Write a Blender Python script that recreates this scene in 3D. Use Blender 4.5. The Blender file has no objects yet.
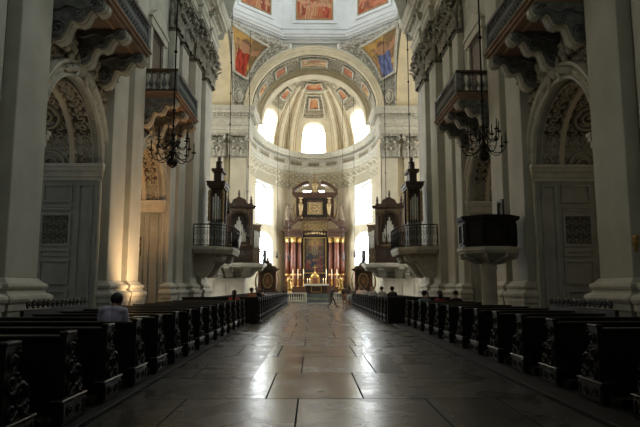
import bpy, bmesh, math, random
from mathutils import Vector, Matrix, noise
from math import sin, cos, pi, sqrt, atan2, floor, hypot, radians
random.seed(7)
S = bpy.context.scene
COL = S.collection
LINK = COL.objects.link

# ------------------------------------------------------------------ helpers
class MB:
    """collects shapes and links them as ONE mesh object"""
    def __init__(s):
        s.v = []; s.f = []; s.mi = []; s.sm = []; s.c = []
    def add(s, vs, fs, m=0, smooth=False, col=None):
        b = len(s.v)
        s.v.extend(tuple(p) for p in vs)
        if col is not None:
            while len(s.c) < b: s.c.append((1, 1, 1))
            s.c.extend(col)
        for f in fs:
            s.f.append(tuple(b + i for i in f)); s.mi.append(m); s.sm.append(smooth)
        return s
    def box(s, x0, x1, y0, y1, z0, z1, m=0):
        vs = [(x, y, z) for z in (z0, z1) for y in (y0, y1) for x in (x0, x1)]
        return s.add(vs, [(0, 2, 3, 1), (4, 5, 7, 6), (0, 1, 5, 4), (2, 6, 7, 3), (0, 4, 6, 2), (1, 3, 7, 5)], m)
    def bbox(s, x0, x1, y0, y1, z0, z1, b=.01, m=0):
        """box with chamfered edges"""
        bm = bmesh.new(); bmesh.ops.create_cube(bm, size=1)
        for v in bm.verts:
            v.co = Vector(((x0 + x1) / 2 + v.co.x * (x1 - x0), (y0 + y1) / 2 + v.co.y * (y1 - y0), (z0 + z1) / 2 + v.co.z * (z1 - z0)))
        bmesh.ops.bevel(bm, geom=bm.edges[:], offset=b, segments=1, affect='EDGES')
        bm.verts.index_update()
        s.add([v.co[:] for v in bm.verts], [[v.index for v in f.verts] for f in bm.faces], m); bm.free()
        return s
    def prism(s, poly, f0, f1, m=0, smooth=False):
        """poly: list of 2d points; f0, f1 map a 2d point to the two end faces"""
        n = len(poly)
        vs = [f0(*p) for p in poly] + [f1(*p) for p in poly]
        fs = [tuple(range(n))[::-1], tuple(range(n, 2 * n))]
        s.add(vs, fs, m)
        return s.add(vs, [(i, (i + 1) % n, n + (i + 1) % n, n + i) for i in range(n)], m, smooth)
    def lathe(s, prof, c=(0, 0, 0), n=12, m=0, smooth=True, sx=1, sy=1, rot=0, mat=None):
        vs = []; k = len(prof)
        for r, z in prof:
            for i in range(n):
                a = 2 * pi * i / n + rot
                p = Vector((r * cos(a) * sx, r * sin(a) * sy, z))
                if mat: p = mat @ p
                vs.append((p.x + c[0], p.y + c[1], p.z + c[2]))
        fs = [(j * n + i, j * n + (i + 1) % n, (j + 1) * n + (i + 1) % n, (j + 1) * n + i) for j in range(k - 1) for i in range(n)]
        s.add(vs, fs, m, smooth)
        return s.add(vs, [tuple(range(n))[::-1], tuple((k - 1) * n + i for i in range(n))], m)
    def ball(s, c, r, n=10, m=0, sx=1, sy=1, sz=1):
        prof = [(r * sin(pi * i / n) + 1e-4, -r * cos(pi * i / n) * sz) for i in range(n + 1)]
        return s.lathe(prof, c, n + 2, m, True, sx, sy)
    def tube(s, pts, rad, n=6, m=0, closed=False):
        pts = [Vector(p) for p in pts]; k = len(pts)
        rr = rad if isinstance(rad, (list, tuple)) else [rad] * k
        vs = []; up = None
        for i, p in enumerate(pts):
            a = pts[(i - 1) % k] if (i > 0 or closed) else p
            b = pts[(i + 1) % k] if (i < k - 1 or closed) else p
            t = (b - a).normalized() if (b - a).length > 1e-9 else Vector((0, 0, 1))
            if up is None:
                up = Vector((0, 0, 1)) if abs(t.z) < .9 else Vector((1, 0, 0))
            u = (up - t * up.dot(t))
            u = u.normalized() if u.length > 1e-6 else t.orthogonal().normalized()
            w = t.cross(u); up = u
            for j in range(n):
                q = p + (u * cos(2 * pi * j / n) + w * sin(2 * pi * j / n)) * rr[i]
                vs.append(q[:])
        e = k if closed else k - 1
        fs = [(i * n + j, i * n + (j + 1) % n, ((i + 1) % k) * n + (j + 1) % n, ((i + 1) % k) * n + j) for i in range(e) for j in range(n)]
        s.add(vs, fs, m, n > 4)
        if not closed:
            s.add(vs, [tuple(range(n))[::-1], tuple((k - 1) * n + j for j in range(n))], m)
        return s
    def grid(s, fn, nu, nv, m=0, smooth=True, colfn=None):
        vs = [fn(i / nu, j / nv) for j in range(nv + 1) for i in range(nu + 1)]
        col = [colfn(i / nu, j / nv) for j in range(nv + 1) for i in range(nu + 1)] if colfn else None
        w = nu + 1
        return s.add(vs, [(j * w + i, j * w + i + 1, (j + 1) * w + i + 1, (j + 1) * w + i) for j in range(nv) for i in range(nu)], m, smooth, col)
    def sweep(s, path, prof, m=0, closed=False, smooth=False, caps=True):
        """path: plan points (x, y); prof: (offset to the LEFT of travel, z); mitred corners"""
        P = [Vector((p[0], p[1])) for p in path]; k = len(P); vs = []
        for i in range(k):
            if closed or 0 < i < k - 1:
                d1 = (P[i] - P[i - 1]).normalized(); d2 = (P[(i + 1) % k] - P[i]).normalized()
            elif i == 0: d1 = d2 = (P[1] - P[0]).normalized()
            else: d1 = d2 = (P[-1] - P[-2]).normalized()
            n1 = Vector((-d1.y, d1.x)); n2 = Vector((-d2.y, d2.x))
            q = 1 + n1.dot(n2)
            n = (n1 + n2) / max(q, .25)
            for o, z in prof: vs.append((P[i].x + n.x * o, P[i].y + n.y * o, z))
        n = len(prof); e = k if closed else k - 1
        s.add(vs, [(i * n + j, i * n + (j + 1) % n, ((i + 1) % k) * n + (j + 1) % n, ((i + 1) % k) * n + j) for i in range(e) for j in range(n)], m, smooth)
        if caps and not closed:
            s.add(vs, [tuple(range(n)), tuple((k - 1) * n + j for j in range(n))[::-1]], m)
        return s
    def ring(s, cx, cz, prof, a0, a1, n, frame, m=0, smooth=False):
        """arch moulding: prof (radius, depth) swept round centre; frame(h, depth, z) -> point"""
        vs = []; k = len(prof)
        for i in range(n + 1):
            a = a0 + (a1 - a0) * i / n
            for r, d in prof: vs.append(frame(cx + r * cos(a), d, cz + r * sin(a)))
        fs = [(i * k + j, i * k + (j + 1) % k, (i + 1) * k + (j + 1) % k, (i + 1) * k + j) for i in range(n) for j in range(k)]
        s.add(vs, fs, m, smooth)
        return s.add(vs, [tuple(range(k)), tuple(n * k + j for j in range(k))[::-1]], m)
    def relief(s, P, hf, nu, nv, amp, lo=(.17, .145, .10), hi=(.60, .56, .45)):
        """carved stucco: P(u, v, h) surface raised by hf(u, v) * amp; recess shade put into the colour, crests pale"""
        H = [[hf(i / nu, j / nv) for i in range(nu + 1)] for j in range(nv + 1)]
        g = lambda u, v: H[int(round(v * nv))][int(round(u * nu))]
        def cf(u, v):  # low parts coloured darker, standing in for shade between the carving
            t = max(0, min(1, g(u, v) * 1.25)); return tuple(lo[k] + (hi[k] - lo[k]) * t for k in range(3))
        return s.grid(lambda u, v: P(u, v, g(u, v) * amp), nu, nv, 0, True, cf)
    def build(s, name, mats, parent=None, world=True, fix=True):
        me = bpy.data.meshes.new(name)
        off = parent_loc(parent) if (parent and world) else Vector((0, 0, 0))
        me.from_pydata([(x - off.x, y - off.y, z - off.z) for x, y, z in s.v], [], s.f)
        if not isinstance(mats, (list, tuple)): mats = [mats]
        for mt in mats: me.materials.append(mt)
        me.polygons.foreach_set('material_index', s.mi)
        me.polygons.foreach_set('use_smooth', s.sm)
        if s.c:
            while len(s.c) < len(s.v): s.c.append((1, 1, 1))
            at = me.color_attributes.new('paint', 'FLOAT_COLOR', 'POINT')
            at.data.foreach_set('color', [q for c in s.c for q in (c[0], c[1], c[2], 1)])
        if fix:
            bm = bmesh.new(); bm.from_mesh(me)
            bmesh.ops.remove_doubles(bm, verts=bm.verts[:], dist=1e-5)
            bmesh.ops.recalc_face_normals(bm, faces=bm.faces[:])
            bm.to_mesh(me); bm.free()
        me.update()
        o = bpy.data.objects.new(name, me); LINK(o)
        if parent: o.parent = parent
        return o

def parent_loc(o):
    p = Vector((0, 0, 0))
    while o is not None:
        p = p + Vector(o.location); o = o.parent
    return p

def tag(o, label=None, cat=None, group=None, kind=None):
    if label: o['label'] = label
    if cat: o['category'] = cat
    if group: o['group'] = group
    if kind: o['kind'] = kind
    return o
def thing(name, label, cat, loc=(0, 0, 0), group=None, rz=0):
    o = bpy.data.objects.new(name, None); LINK(o); o.empty_display_size = .2
    o.location = loc; o.rotation_euler = (0, 0, rz)
    return tag(o, label, cat, group)
def struct(o, label=None):
    o['kind'] = 'structure'
    if label: o['label'] = label
    return o
KIDS = {}
def copy_tree(o, parent=None):
    c = o.copy(); LINK(c); c.parent = parent
    for ch in list(o.children): copy_tree(ch, c)
    return c
def dup(o, loc, label, mirror=False, group=None, rz=None):
    c = copy_tree(o); c.location = loc
    if mirror: c.scale.x = -c.scale.x
    if rz is not None: c.rotation_euler = (0, 0, rz)
    c['label'] = label
    if group: c['group'] = group
    return c
def mirrored(o, label):
    l = o.location
    return dup(o, (-l.x, l.y, l.z), label, True)
ORD = ['', 'first', 'second', 'third', 'fourth', 'fifth', 'sixth', 'seventh', 'eighth', 'ninth', 'tenth', 'eleventh', 'twelfth',
       'thirteenth', 'fourteenth', 'fifteenth', 'sixteenth', 'seventeenth', 'eighteenth', 'nineteenth', 'twentieth', 'twenty-first',
       'twenty-second', 'twenty-third', 'twenty-fourth', 'twenty-fifth', 'twenty-sixth']

# ------------------------------------------------------------------ materials
def mat(name, col, rough=.6, metal=0, var=.15, scale=2.0, col2=None, bump=0, bscale=40, spec=.5, coat=0):
    m = bpy.data.materials.new(name); m.use_nodes = True
    nt = m.node_tree; N = nt.nodes; L = nt.links.new
    b = N['Principled BSDF']
    tc = N.new('ShaderNodeTexCoord')
    nz = N.new('ShaderNodeTexNoise'); nz.inputs['Scale'].default_value = scale; nz.inputs['Detail'].default_value = 6
    L(tc.outputs['Object'], nz.inputs['Vector'])
    rp = N.new('ShaderNodeValToRGB')
    c2 = col2 or tuple(max(0, c * (1 - var)) for c in col)
    c1 = col if col2 else tuple(min(1, c * (1 + var)) for c in col)
    rp.color_ramp.elements[0].position = .35; rp.color_ramp.elements[0].color = (*c2, 1)
    rp.color_ramp.elements[1].position = .65; rp.color_ramp.elements[1].color = (*c1, 1)
    L(nz.outputs['Fac'], rp.inputs['Fac']); L(rp.outputs['Color'], b.inputs['Base Color'])
    b.inputs['Roughness'].default_value = rough; b.inputs['Metallic'].default_value = metal
    b.inputs['Specular IOR Level'].default_value = spec
    if coat: b.inputs['Coat Weight'].default_value = coat
    if bump:
        n2 = N.new('ShaderNodeTexNoise'); n2.inputs['Scale'].default_value = bscale; n2.inputs['Detail'].default_value = 5
        L(tc.outputs['Object'], n2.inputs['Vector'])
        bp = N.new('ShaderNodeBump'); bp.inputs['Strength'].default_value = bump; bp.inputs['Distance'].default_value = .03
        L(n2.outputs['Fac'], bp.inputs['Height']); L(bp.outputs['Normal'], b.inputs['Normal'])
    return m
def emit(name, col, st):
    m = bpy.data.materials.new(name); m.use_nodes = True
    b = m.node_tree.nodes['Principled BSDF']
    b.inputs['Base Color'].default_value = (.1, .1, .1, 1)
    b.inputs['Emission Color'].default_value = (*col, 1); b.inputs['Emission Strength'].default_value = st
    return m
def paintmat(name, rough=.6):
    m = bpy.data.materials.new(name); m.use_nodes = True
    nt = m.node_tree; b = nt.nodes['Principled BSDF']
    a = nt.nodes.new('ShaderNodeVertexColor'); a.layer_name = 'paint'
    nt.links.new(a.outputs['Color'], b.inputs['Base Color']); b.inputs['Roughness'].default_value = rough
    return m
M = {}
M['plaster'] = mat('pale_plaster', (.47, .465, .40), .75, var=.12, scale=1.3, bump=.15, bscale=9)
M['pilaster'] = mat('pilaster_stucco', (.50, .49, .42), .7, var=.10, scale=1.1, bump=.12, bscale=12)
M['moulding'] = mat('moulding_stucco', (.52, .50, .42), .7, var=.12, scale=3)
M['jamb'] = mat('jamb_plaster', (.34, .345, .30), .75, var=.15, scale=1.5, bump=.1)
M['relief'] = mat('stucco_relief', (.40, .385, .32), .75, var=.30, scale=6, bump=.5, bscale=30)
M['relief_dark'] = mat('aged_stucco_relief', (.25, .235, .19), .75, var=.40, scale=5, bump=.6, bscale=30)
M['cream'] = mat('cream_plaster', (.64, .57, .41), .75, var=.08, scale=1.2)
M['apse'] = mat('apse_plaster', (.52, .45, .31), .75, var=.1, scale=.8)
M['drum'] = mat('drum_plaster', (.62, .645, .645), .75, var=.06, scale=.8)
M['terracotta'] = mat('terracotta_soffit', (.27, .17, .11), .75, var=.15, scale=2)
M['slate'] = mat('blue_grey_stucco', (.17, .175, .165), .7, var=.3, scale=6, bump=.5, bscale=25)
M['pew'] = mat('black_stained_oak', (.009, .007, .006), .40, var=.4, scale=5, bump=.25, bscale=25, spec=.35)
M['pew_edge'] = mat('worn_oak_edge', (.018, .014, .011), .3, var=.3, scale=9)
M['platform'] = mat('old_oak_platform', (.012, .010, .008), .65, var=.3, scale=4, spec=.3)
M['iron'] = mat('black_iron', (.012, .012, .013), .35, .6, var=.2, scale=8)
M['bronze'] = mat('dark_bronze', (.03, .026, .02), .3, .8, var=.3, scale=6)
M['blackwood'] = mat('black_marble', (.010, .009, .008), .55, var=.4, scale=3, spec=.25)
M['dkwood'] = mat('dark_walnut', (.055, .030, .018), .4, var=.35, scale=4)
M['redmarble'] = mat('red_marble', (.17, .056, .030), .45, scale=3, col2=(.10, .034, .02), spec=.35)
M['brmarble'] = mat('brown_marble', (.075, .036, .020), .45, scale=3, col2=(.036, .019, .012), spec=.35)
M['gold'] = mat('gilding', (.46, .29, .09), .4, .7, var=.25, scale=12)
M['oldgold'] = mat('old_gold_relief', (.33, .23, .105), .5, .3, var=.4, scale=8, bump=.4)
M['statue'] = mat('pale_statue_stone', (.17, .12, .07), .6, var=.3, scale=6)
M['reveal'] = mat('window_reveal', (.22, .21, .18), .8, var=.15, scale=2)
M['soffit'] = mat('ochre_soffit', (.44, .29, .18), .75, var=.12)
M['greyplaster'] = mat('grey_plaster', (.50, .50, .45), .75, var=.08, scale=1)
M['farpil'] = mat('cream_pilaster', (.60, .55, .43), .7, var=.08, scale=1)
M['white'] = mat('white_marble', (.70, .66, .56), .5, var=.08, scale=2)
M['tin'] = mat('organ_pipe_tin', (.72, .72, .68), .35, .2, var=.1, scale=5)
M['candle'] = mat('wax', (.75, .68, .50), .5, var=.05)
M['leaf'] = mat('plant_leaf', (.05, .09, .03), .5, var=.4, scale=8)
M['green'] = mat('green_carpet', (.10, .13, .03), .9, var=.3, scale=8)
M['carved'] = paintmat('carved_stucco', .75)
M['ochre'] = mat('ochre_line', (.34, .23, .10), .75)
M['organ'] = mat('organ_case_wood', (.21, .145, .085), .5, var=.4, scale=8, bump=.4)
M['paint'] = paintmat('painted_picture', .8)
M['fresco'] = paintmat('fresco_paint', .8)
M['pane'] = emit('window_daylight', (1, .97, .90), 9.5)
M['pane_low'] = emit('window_daylight_soft', (.80, .90, 1.0), .6)
M['pane_floor'] = emit('window_daylight_blue', (.84, .93, 1.0), 32.0)
M['pane_mid'] = emit('window_daylight_mid', (.92, .97, 1.0), 15.0)
M['pane_cool'] = emit('window_daylight_cool', (1, .98, .93), 11.0)
M['pane_drum'] = emit('drum_daylight', (.96, .99, 1.0), 8.0)
M['pane_right'] = emit('clerestory_daylight', (.88, .98, .98), 14.0)
M['pane_left'] = emit('clerestory_daylight_warm', (1, .82, .55), 2.8)
M['pane_chapel'] = emit('chapel_glow', (.95, .97, 1.0), .45)
M['pane_amber'] = emit('warm_chapel_glow', (1, .62, .34), 2.2)  # added glow, tinted to warm the second left chapel
M['pane_brown'] = emit('dim_chapel_glow', (1, .82, .58), .30)  # added glow, kept dim and brownish for the right chapels
M['flame'] = emit('candle_flame', (1, .66, .28), 5)
M['lead'] = mat('window_bars', (.55, .52, .45), .6)
M['paper'] = mat('white_paper', (.75, .75, .73), .7, var=.03)

def floor_mat():
    m = bpy.data.materials.new('worn_marble_paving'); m.use_nodes = True
    nt = m.node_tree; N = nt.nodes; L = nt.links.new; b = N['Principled BSDF']
    tc = N.new('ShaderNodeTexCoord')
    def slabs(loc, w, h, c1, c2, off):
        mp = N.new('ShaderNodeMapping'); mp.inputs['Location'].default_value = loc
        L(tc.outputs['Object'], mp.inputs['Vector'])
        br = N.new('ShaderNodeTexBrick'); br.offset = off; br.squash = 1.3; br.squash_frequency = 3
        for k, v in (('Scale', 1), ('Brick Width', w), ('Row Height', h), ('Mortar Size', .014), ('Mortar Smooth', .3), ('Bias', 0)): br.inputs[k].default_value = v
        br.inputs['Color1'].default_value = (*c1, 1); br.inputs['Color2'].default_value = (*c2, 1); br.inputs['Mortar'].default_value = (.012, .011, .01, 1)
        L(mp.outputs['Vector'], br.inputs['Vector']); return br
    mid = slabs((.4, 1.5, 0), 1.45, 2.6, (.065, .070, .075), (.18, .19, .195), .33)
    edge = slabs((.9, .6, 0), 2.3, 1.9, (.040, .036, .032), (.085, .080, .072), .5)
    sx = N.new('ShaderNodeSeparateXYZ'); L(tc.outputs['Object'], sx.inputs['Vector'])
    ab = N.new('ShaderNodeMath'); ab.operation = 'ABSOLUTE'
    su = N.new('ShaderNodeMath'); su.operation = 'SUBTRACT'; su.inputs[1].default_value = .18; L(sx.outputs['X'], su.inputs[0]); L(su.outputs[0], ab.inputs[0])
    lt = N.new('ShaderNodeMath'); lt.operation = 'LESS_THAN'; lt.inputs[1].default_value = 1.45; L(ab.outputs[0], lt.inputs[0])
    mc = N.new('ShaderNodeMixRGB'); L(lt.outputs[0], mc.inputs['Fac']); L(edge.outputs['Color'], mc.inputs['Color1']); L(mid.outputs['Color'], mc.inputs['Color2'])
    mf = N.new('ShaderNodeMixRGB'); L(lt.outputs[0], mf.inputs['Fac']); L(edge.outputs['Fac'], mf.inputs['Color1']); L(mid.outputs['Fac'], mf.inputs['Color2'])
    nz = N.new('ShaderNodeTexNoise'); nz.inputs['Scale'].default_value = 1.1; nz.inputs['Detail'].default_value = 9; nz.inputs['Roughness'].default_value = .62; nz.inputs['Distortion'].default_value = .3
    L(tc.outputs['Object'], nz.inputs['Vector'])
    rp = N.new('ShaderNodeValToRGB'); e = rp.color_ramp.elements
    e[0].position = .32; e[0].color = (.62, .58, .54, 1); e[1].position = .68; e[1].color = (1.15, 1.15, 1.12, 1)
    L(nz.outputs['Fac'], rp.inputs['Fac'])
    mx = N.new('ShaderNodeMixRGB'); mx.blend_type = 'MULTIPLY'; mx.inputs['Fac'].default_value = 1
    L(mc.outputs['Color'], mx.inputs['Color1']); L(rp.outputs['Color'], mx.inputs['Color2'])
    L(mx.outputs['Color'], b.inputs['Base Color'])
    n2 = N.new('ShaderNodeTexNoise'); n2.inputs['Scale'].default_value = 1.3; n2.inputs['Detail'].default_value = 3; n2.inputs['Roughness'].default_value = .5
    L(tc.outputs['Object'], n2.inputs['Vector'])
    r2 = N.new('ShaderNodeMapRange'); r2.inputs['From Min'].default_value = .3; r2.inputs['From Max'].default_value = .72
    r2.inputs['To Min'].default_value = .16; r2.inputs['To Max'].default_value = .27
    L(n2.outputs['Fac'], r2.inputs['Value'])
    bw = N.new('ShaderNodeRGBToBW'); L(mc.outputs['Color'], bw.inputs['Color'])
    rr = N.new('ShaderNodeMapRange'); rr.inputs['From Min'].default_value = .03; rr.inputs['From Max'].default_value = .2; rr.inputs['To Min'].default_value = .10; rr.inputs['To Max'].default_value = -.04
    L(bw.outputs['Val'], rr.inputs['Value'])
    ad = N.new('ShaderNodeMath'); L(r2.outputs['Result'], ad.inputs[0]); L(rr.outputs['Result'], ad.inputs[1])
    a2 = N.new('ShaderNodeMath'); a2.use_clamp = True; mm = N.new('ShaderNodeMath'); mm.operation = 'MULTIPLY'; mm.inputs[1].default_value = .6
    L(mf.outputs['Color'], mm.inputs[0]); L(ad.outputs[0], a2.inputs[0]); L(mm.outputs[0], a2.inputs[1]); L(a2.outputs[0], b.inputs['Roughness'])
    iv = N.new('ShaderNodeMapRange'); iv.inputs['To Min'].default_value = .6; iv.inputs['To Max'].default_value = .05
    L(mf.outputs['Color'], iv.inputs['Value']); L(iv.outputs['Result'], b.inputs['Specular IOR Level'])
    n3 = N.new('ShaderNodeTexNoise'); n3.inputs['Scale'].default_value = 2.5; n3.inputs['Detail'].default_value = 4
    L(tc.outputs['Object'], n3.inputs['Vector'])
    ma = N.new('ShaderNodeMath'); ma.operation = 'MULTIPLY'; ma.inputs[1].default_value = .5
    L(n3.outputs['Fac'], ma.inputs[0])
    ms = N.new('ShaderNodeMath'); ms.operation = 'SUBTRACT'
    L(ma.outputs[0], ms.inputs[0]); L(mf.outputs['Color'], ms.inputs[1])
    bp = N.new('ShaderNodeBump'); bp.inputs['Strength'].default_value = .27; bp.inputs['Distance'].default_value = .02
    L(ms.outputs[0], bp.inputs['Height']); L(bp.outputs['Normal'], b.inputs['Normal'])
    return m
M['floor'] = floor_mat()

# ------------------------------------------------------------------ relief height fields
def sstep(a, b, x):
    t = max(0, min(1, (x - a) / (b - a))); return t * t * (3 - 2 * t)
def scrolls(u, v, cell=1.0):
    """leafy scrollwork height 0..1 on a plane; u, v in metres"""
    u /= cell; v /= cell
    i, j = floor(u), floor(v); a, b = u - i - .5, v - j - .5
    hand = 1 if (i + j) % 2 == 0 else -1
    r = hypot(a, b); th = atan2(b, a * hand)
    sp = .5 + .5 * cos(2 * th + 15 * r)
    lf = .5 + .5 * cos(9 * th + 4 * r)
    h = sp * (.65 + .35 * lf) * (1 - sstep(.40, .56, r))
    h = max(h, (1 - sstep(.05, .11, r)))
    rc = hypot(abs(a) - .5, abs(b) - .5)
    h = max(h, (1 - sstep(.08, .22, rc)) * (.6 + .4 * cos(8 * atan2(abs(b) - .5, abs(a) - .5))))
    return sstep(.3, .75, h) * (.75 + .25 * noise.noise(Vector((u * 5, v * 5, 0))))
def n3(x, y, z=0): return noise.noise(Vector((x, y, z)))

def framed(mb, fn, u0, u1, v0, v1, w=.08, d=.05, m=0):
    """a raised picture-frame moulding on a surface fn(u, v, height) -> point"""
    def strip(a0, a1, b0, b1):
        nu = max(1, int(abs(a1 - a0) / .25)); nv = max(1, int(abs(b1 - b0) / .25))
        mb.grid(lambda s, t: fn(a0 + (a1 - a0) * s, b0 + (b1 - b0) * t, d), nu, nv, m, False)
        for (p0, q0, p1, q1) in ((a0, b0, a1, b0), (a0, b1, a1, b1), (a0, b0, a0, b1), (a1, b0, a1, b1)):
            k = nu if q0 == q1 else nv
            mb.grid(lambda s, t: fn(p0 + (p1 - p0) * s, q0 + (q1 - q0) * s, d * t), k, 1, m, False)
    strip(u0, u1, v0, v0 + w); strip(u0, u1, v1 - w, v1); strip(u0, u0 + w, v0 + w, v1 - w); strip(u1 - w, u1, v0 + w, v1 - w)

def holed(mb, S_, u0, u1, z0, z1, holes, nfree=1.0, m=0, mr=0, depth=None, smooth=False):
    """wall sheet S_(u, z, d) with openings: (ua, ub, zb, ztop(u)); reveals go to depth"""
    cuts = sorted({u0, u1, *[h[0] for h in holes], *[h[1] for h in holes]})
    for a, b in zip(cuts, cuts[1:]):
        hs = sorted([h for h in holes if h[0] <= a + 1e-6 and h[1] >= b - 1e-6], key=lambda h: h[2])
        n = 16 if hs else max(1, int((b - a) / nfree))
        for k in range(n):
            p, q = a + (b - a) * k / n, a + (b - a) * (k + 1) / n
            lo = (z0, z0)
            for h in hs:
                hi = (h[2], h[2])
                if hi[0] > lo[0] + 1e-6:
                    mb.add([S_(p, lo[0], 0), S_(q, lo[1], 0), S_(q, hi[1], 0), S_(p, hi[0], 0)], [(0, 1, 2, 3)], m, smooth)
                t = (h[3](p), h[3](q))
                if depth:
                    mb.add([S_(p, t[0], 0), S_(q, t[1], 0), S_(q, t[1], depth), S_(p, t[0], depth)], [(0, 1, 2, 3)], mr)
                    if h[2] > z0 + 1e-6:
                        mb.add([S_(p, h[2], 0), S_(q, h[2], 0), S_(q, h[2], depth), S_(p, h[2], depth)], [(0, 1, 2, 3)], mr)
                lo = t
            nz = max(1, int((z1 - max(lo)) / 3)) if smooth else 1
            mb.add([S_(p, lo[0], 0), S_(q, lo[1], 0), S_(q, z1, 0), S_(p, z1, 0)], [(0, 1, 2, 3)], m, smooth)
    if depth:
        for h in holes:
            for u in (h[0], h[1]):
                mb.add([S_(u, h[2], 0), S_(u, h[3](u), 0), S_(u, h[3](u), depth), S_(u, h[2], depth)], [(0, 1, 2, 3)], mr)
def archtop(c, r, spring, rise=None):
    rise = r if rise is None else rise
    return lambda u: spring + rise * sqrt(max(0, 1 - ((u - c) / r) ** 2))
# ================================================================== SETTING
YE = 35.4                     # far end of the nave walls
W = 7.0                       # half width of the nave
YX = 38.2; YC = 53.8          # near and far plane of the crossing
A0 = 7.75                     # half width of the crossing
CY = (YX + YC) / 2
SP = 18.5                     # springing of the great arches
CHW = []
BAYS = (16.2, 24.1); AR = 2.05; ASP = 5.5

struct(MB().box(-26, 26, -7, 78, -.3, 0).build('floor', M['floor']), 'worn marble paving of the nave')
pod = MB()
for k, (y, h) in enumerate(((62.6, .16), (63.2, .32), (64.6, .5), (65.2, .7), (65.8, .9))):
    pod.box(-5.4 if k < 3 else -4.4, 5.4 if k < 3 else 4.4, y, 74, h - .2 if k else 0, h)
struct(pod.build('floor_choir', M['floor']), 'stepped choir floor under the high altar')

# ---- nave side walls with chapel arches
def nave_wall(side):
    sg = -1 if side == 'left' else 1
    P = lambda u, z, d: (sg * (W + d), u, z)
    mb = MB()
    holes = [(c - AR, c + AR, 0, archtop(c, AR, ASP)) for c in BAYS]
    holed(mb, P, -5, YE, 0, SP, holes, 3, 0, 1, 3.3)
    mb.box(sg * W, sg * 25, YE - .3, YE - .001, 0, SP).box(sg * W, sg * 25, YE - .3, YX, SP, SP + .2)
    for c in BAYS:
        mb.box(sg * 10.3, sg * 10.7, c - AR - 1, c + AR + 1, 0, 9)
    struct(mb.build('wall_' + side, [M['plaster'], M['jamb']]), 'pale plastered nave wall on the %s with two deep chapel arches' % side)
nave_wall('left'); nave_wall('right')

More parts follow.
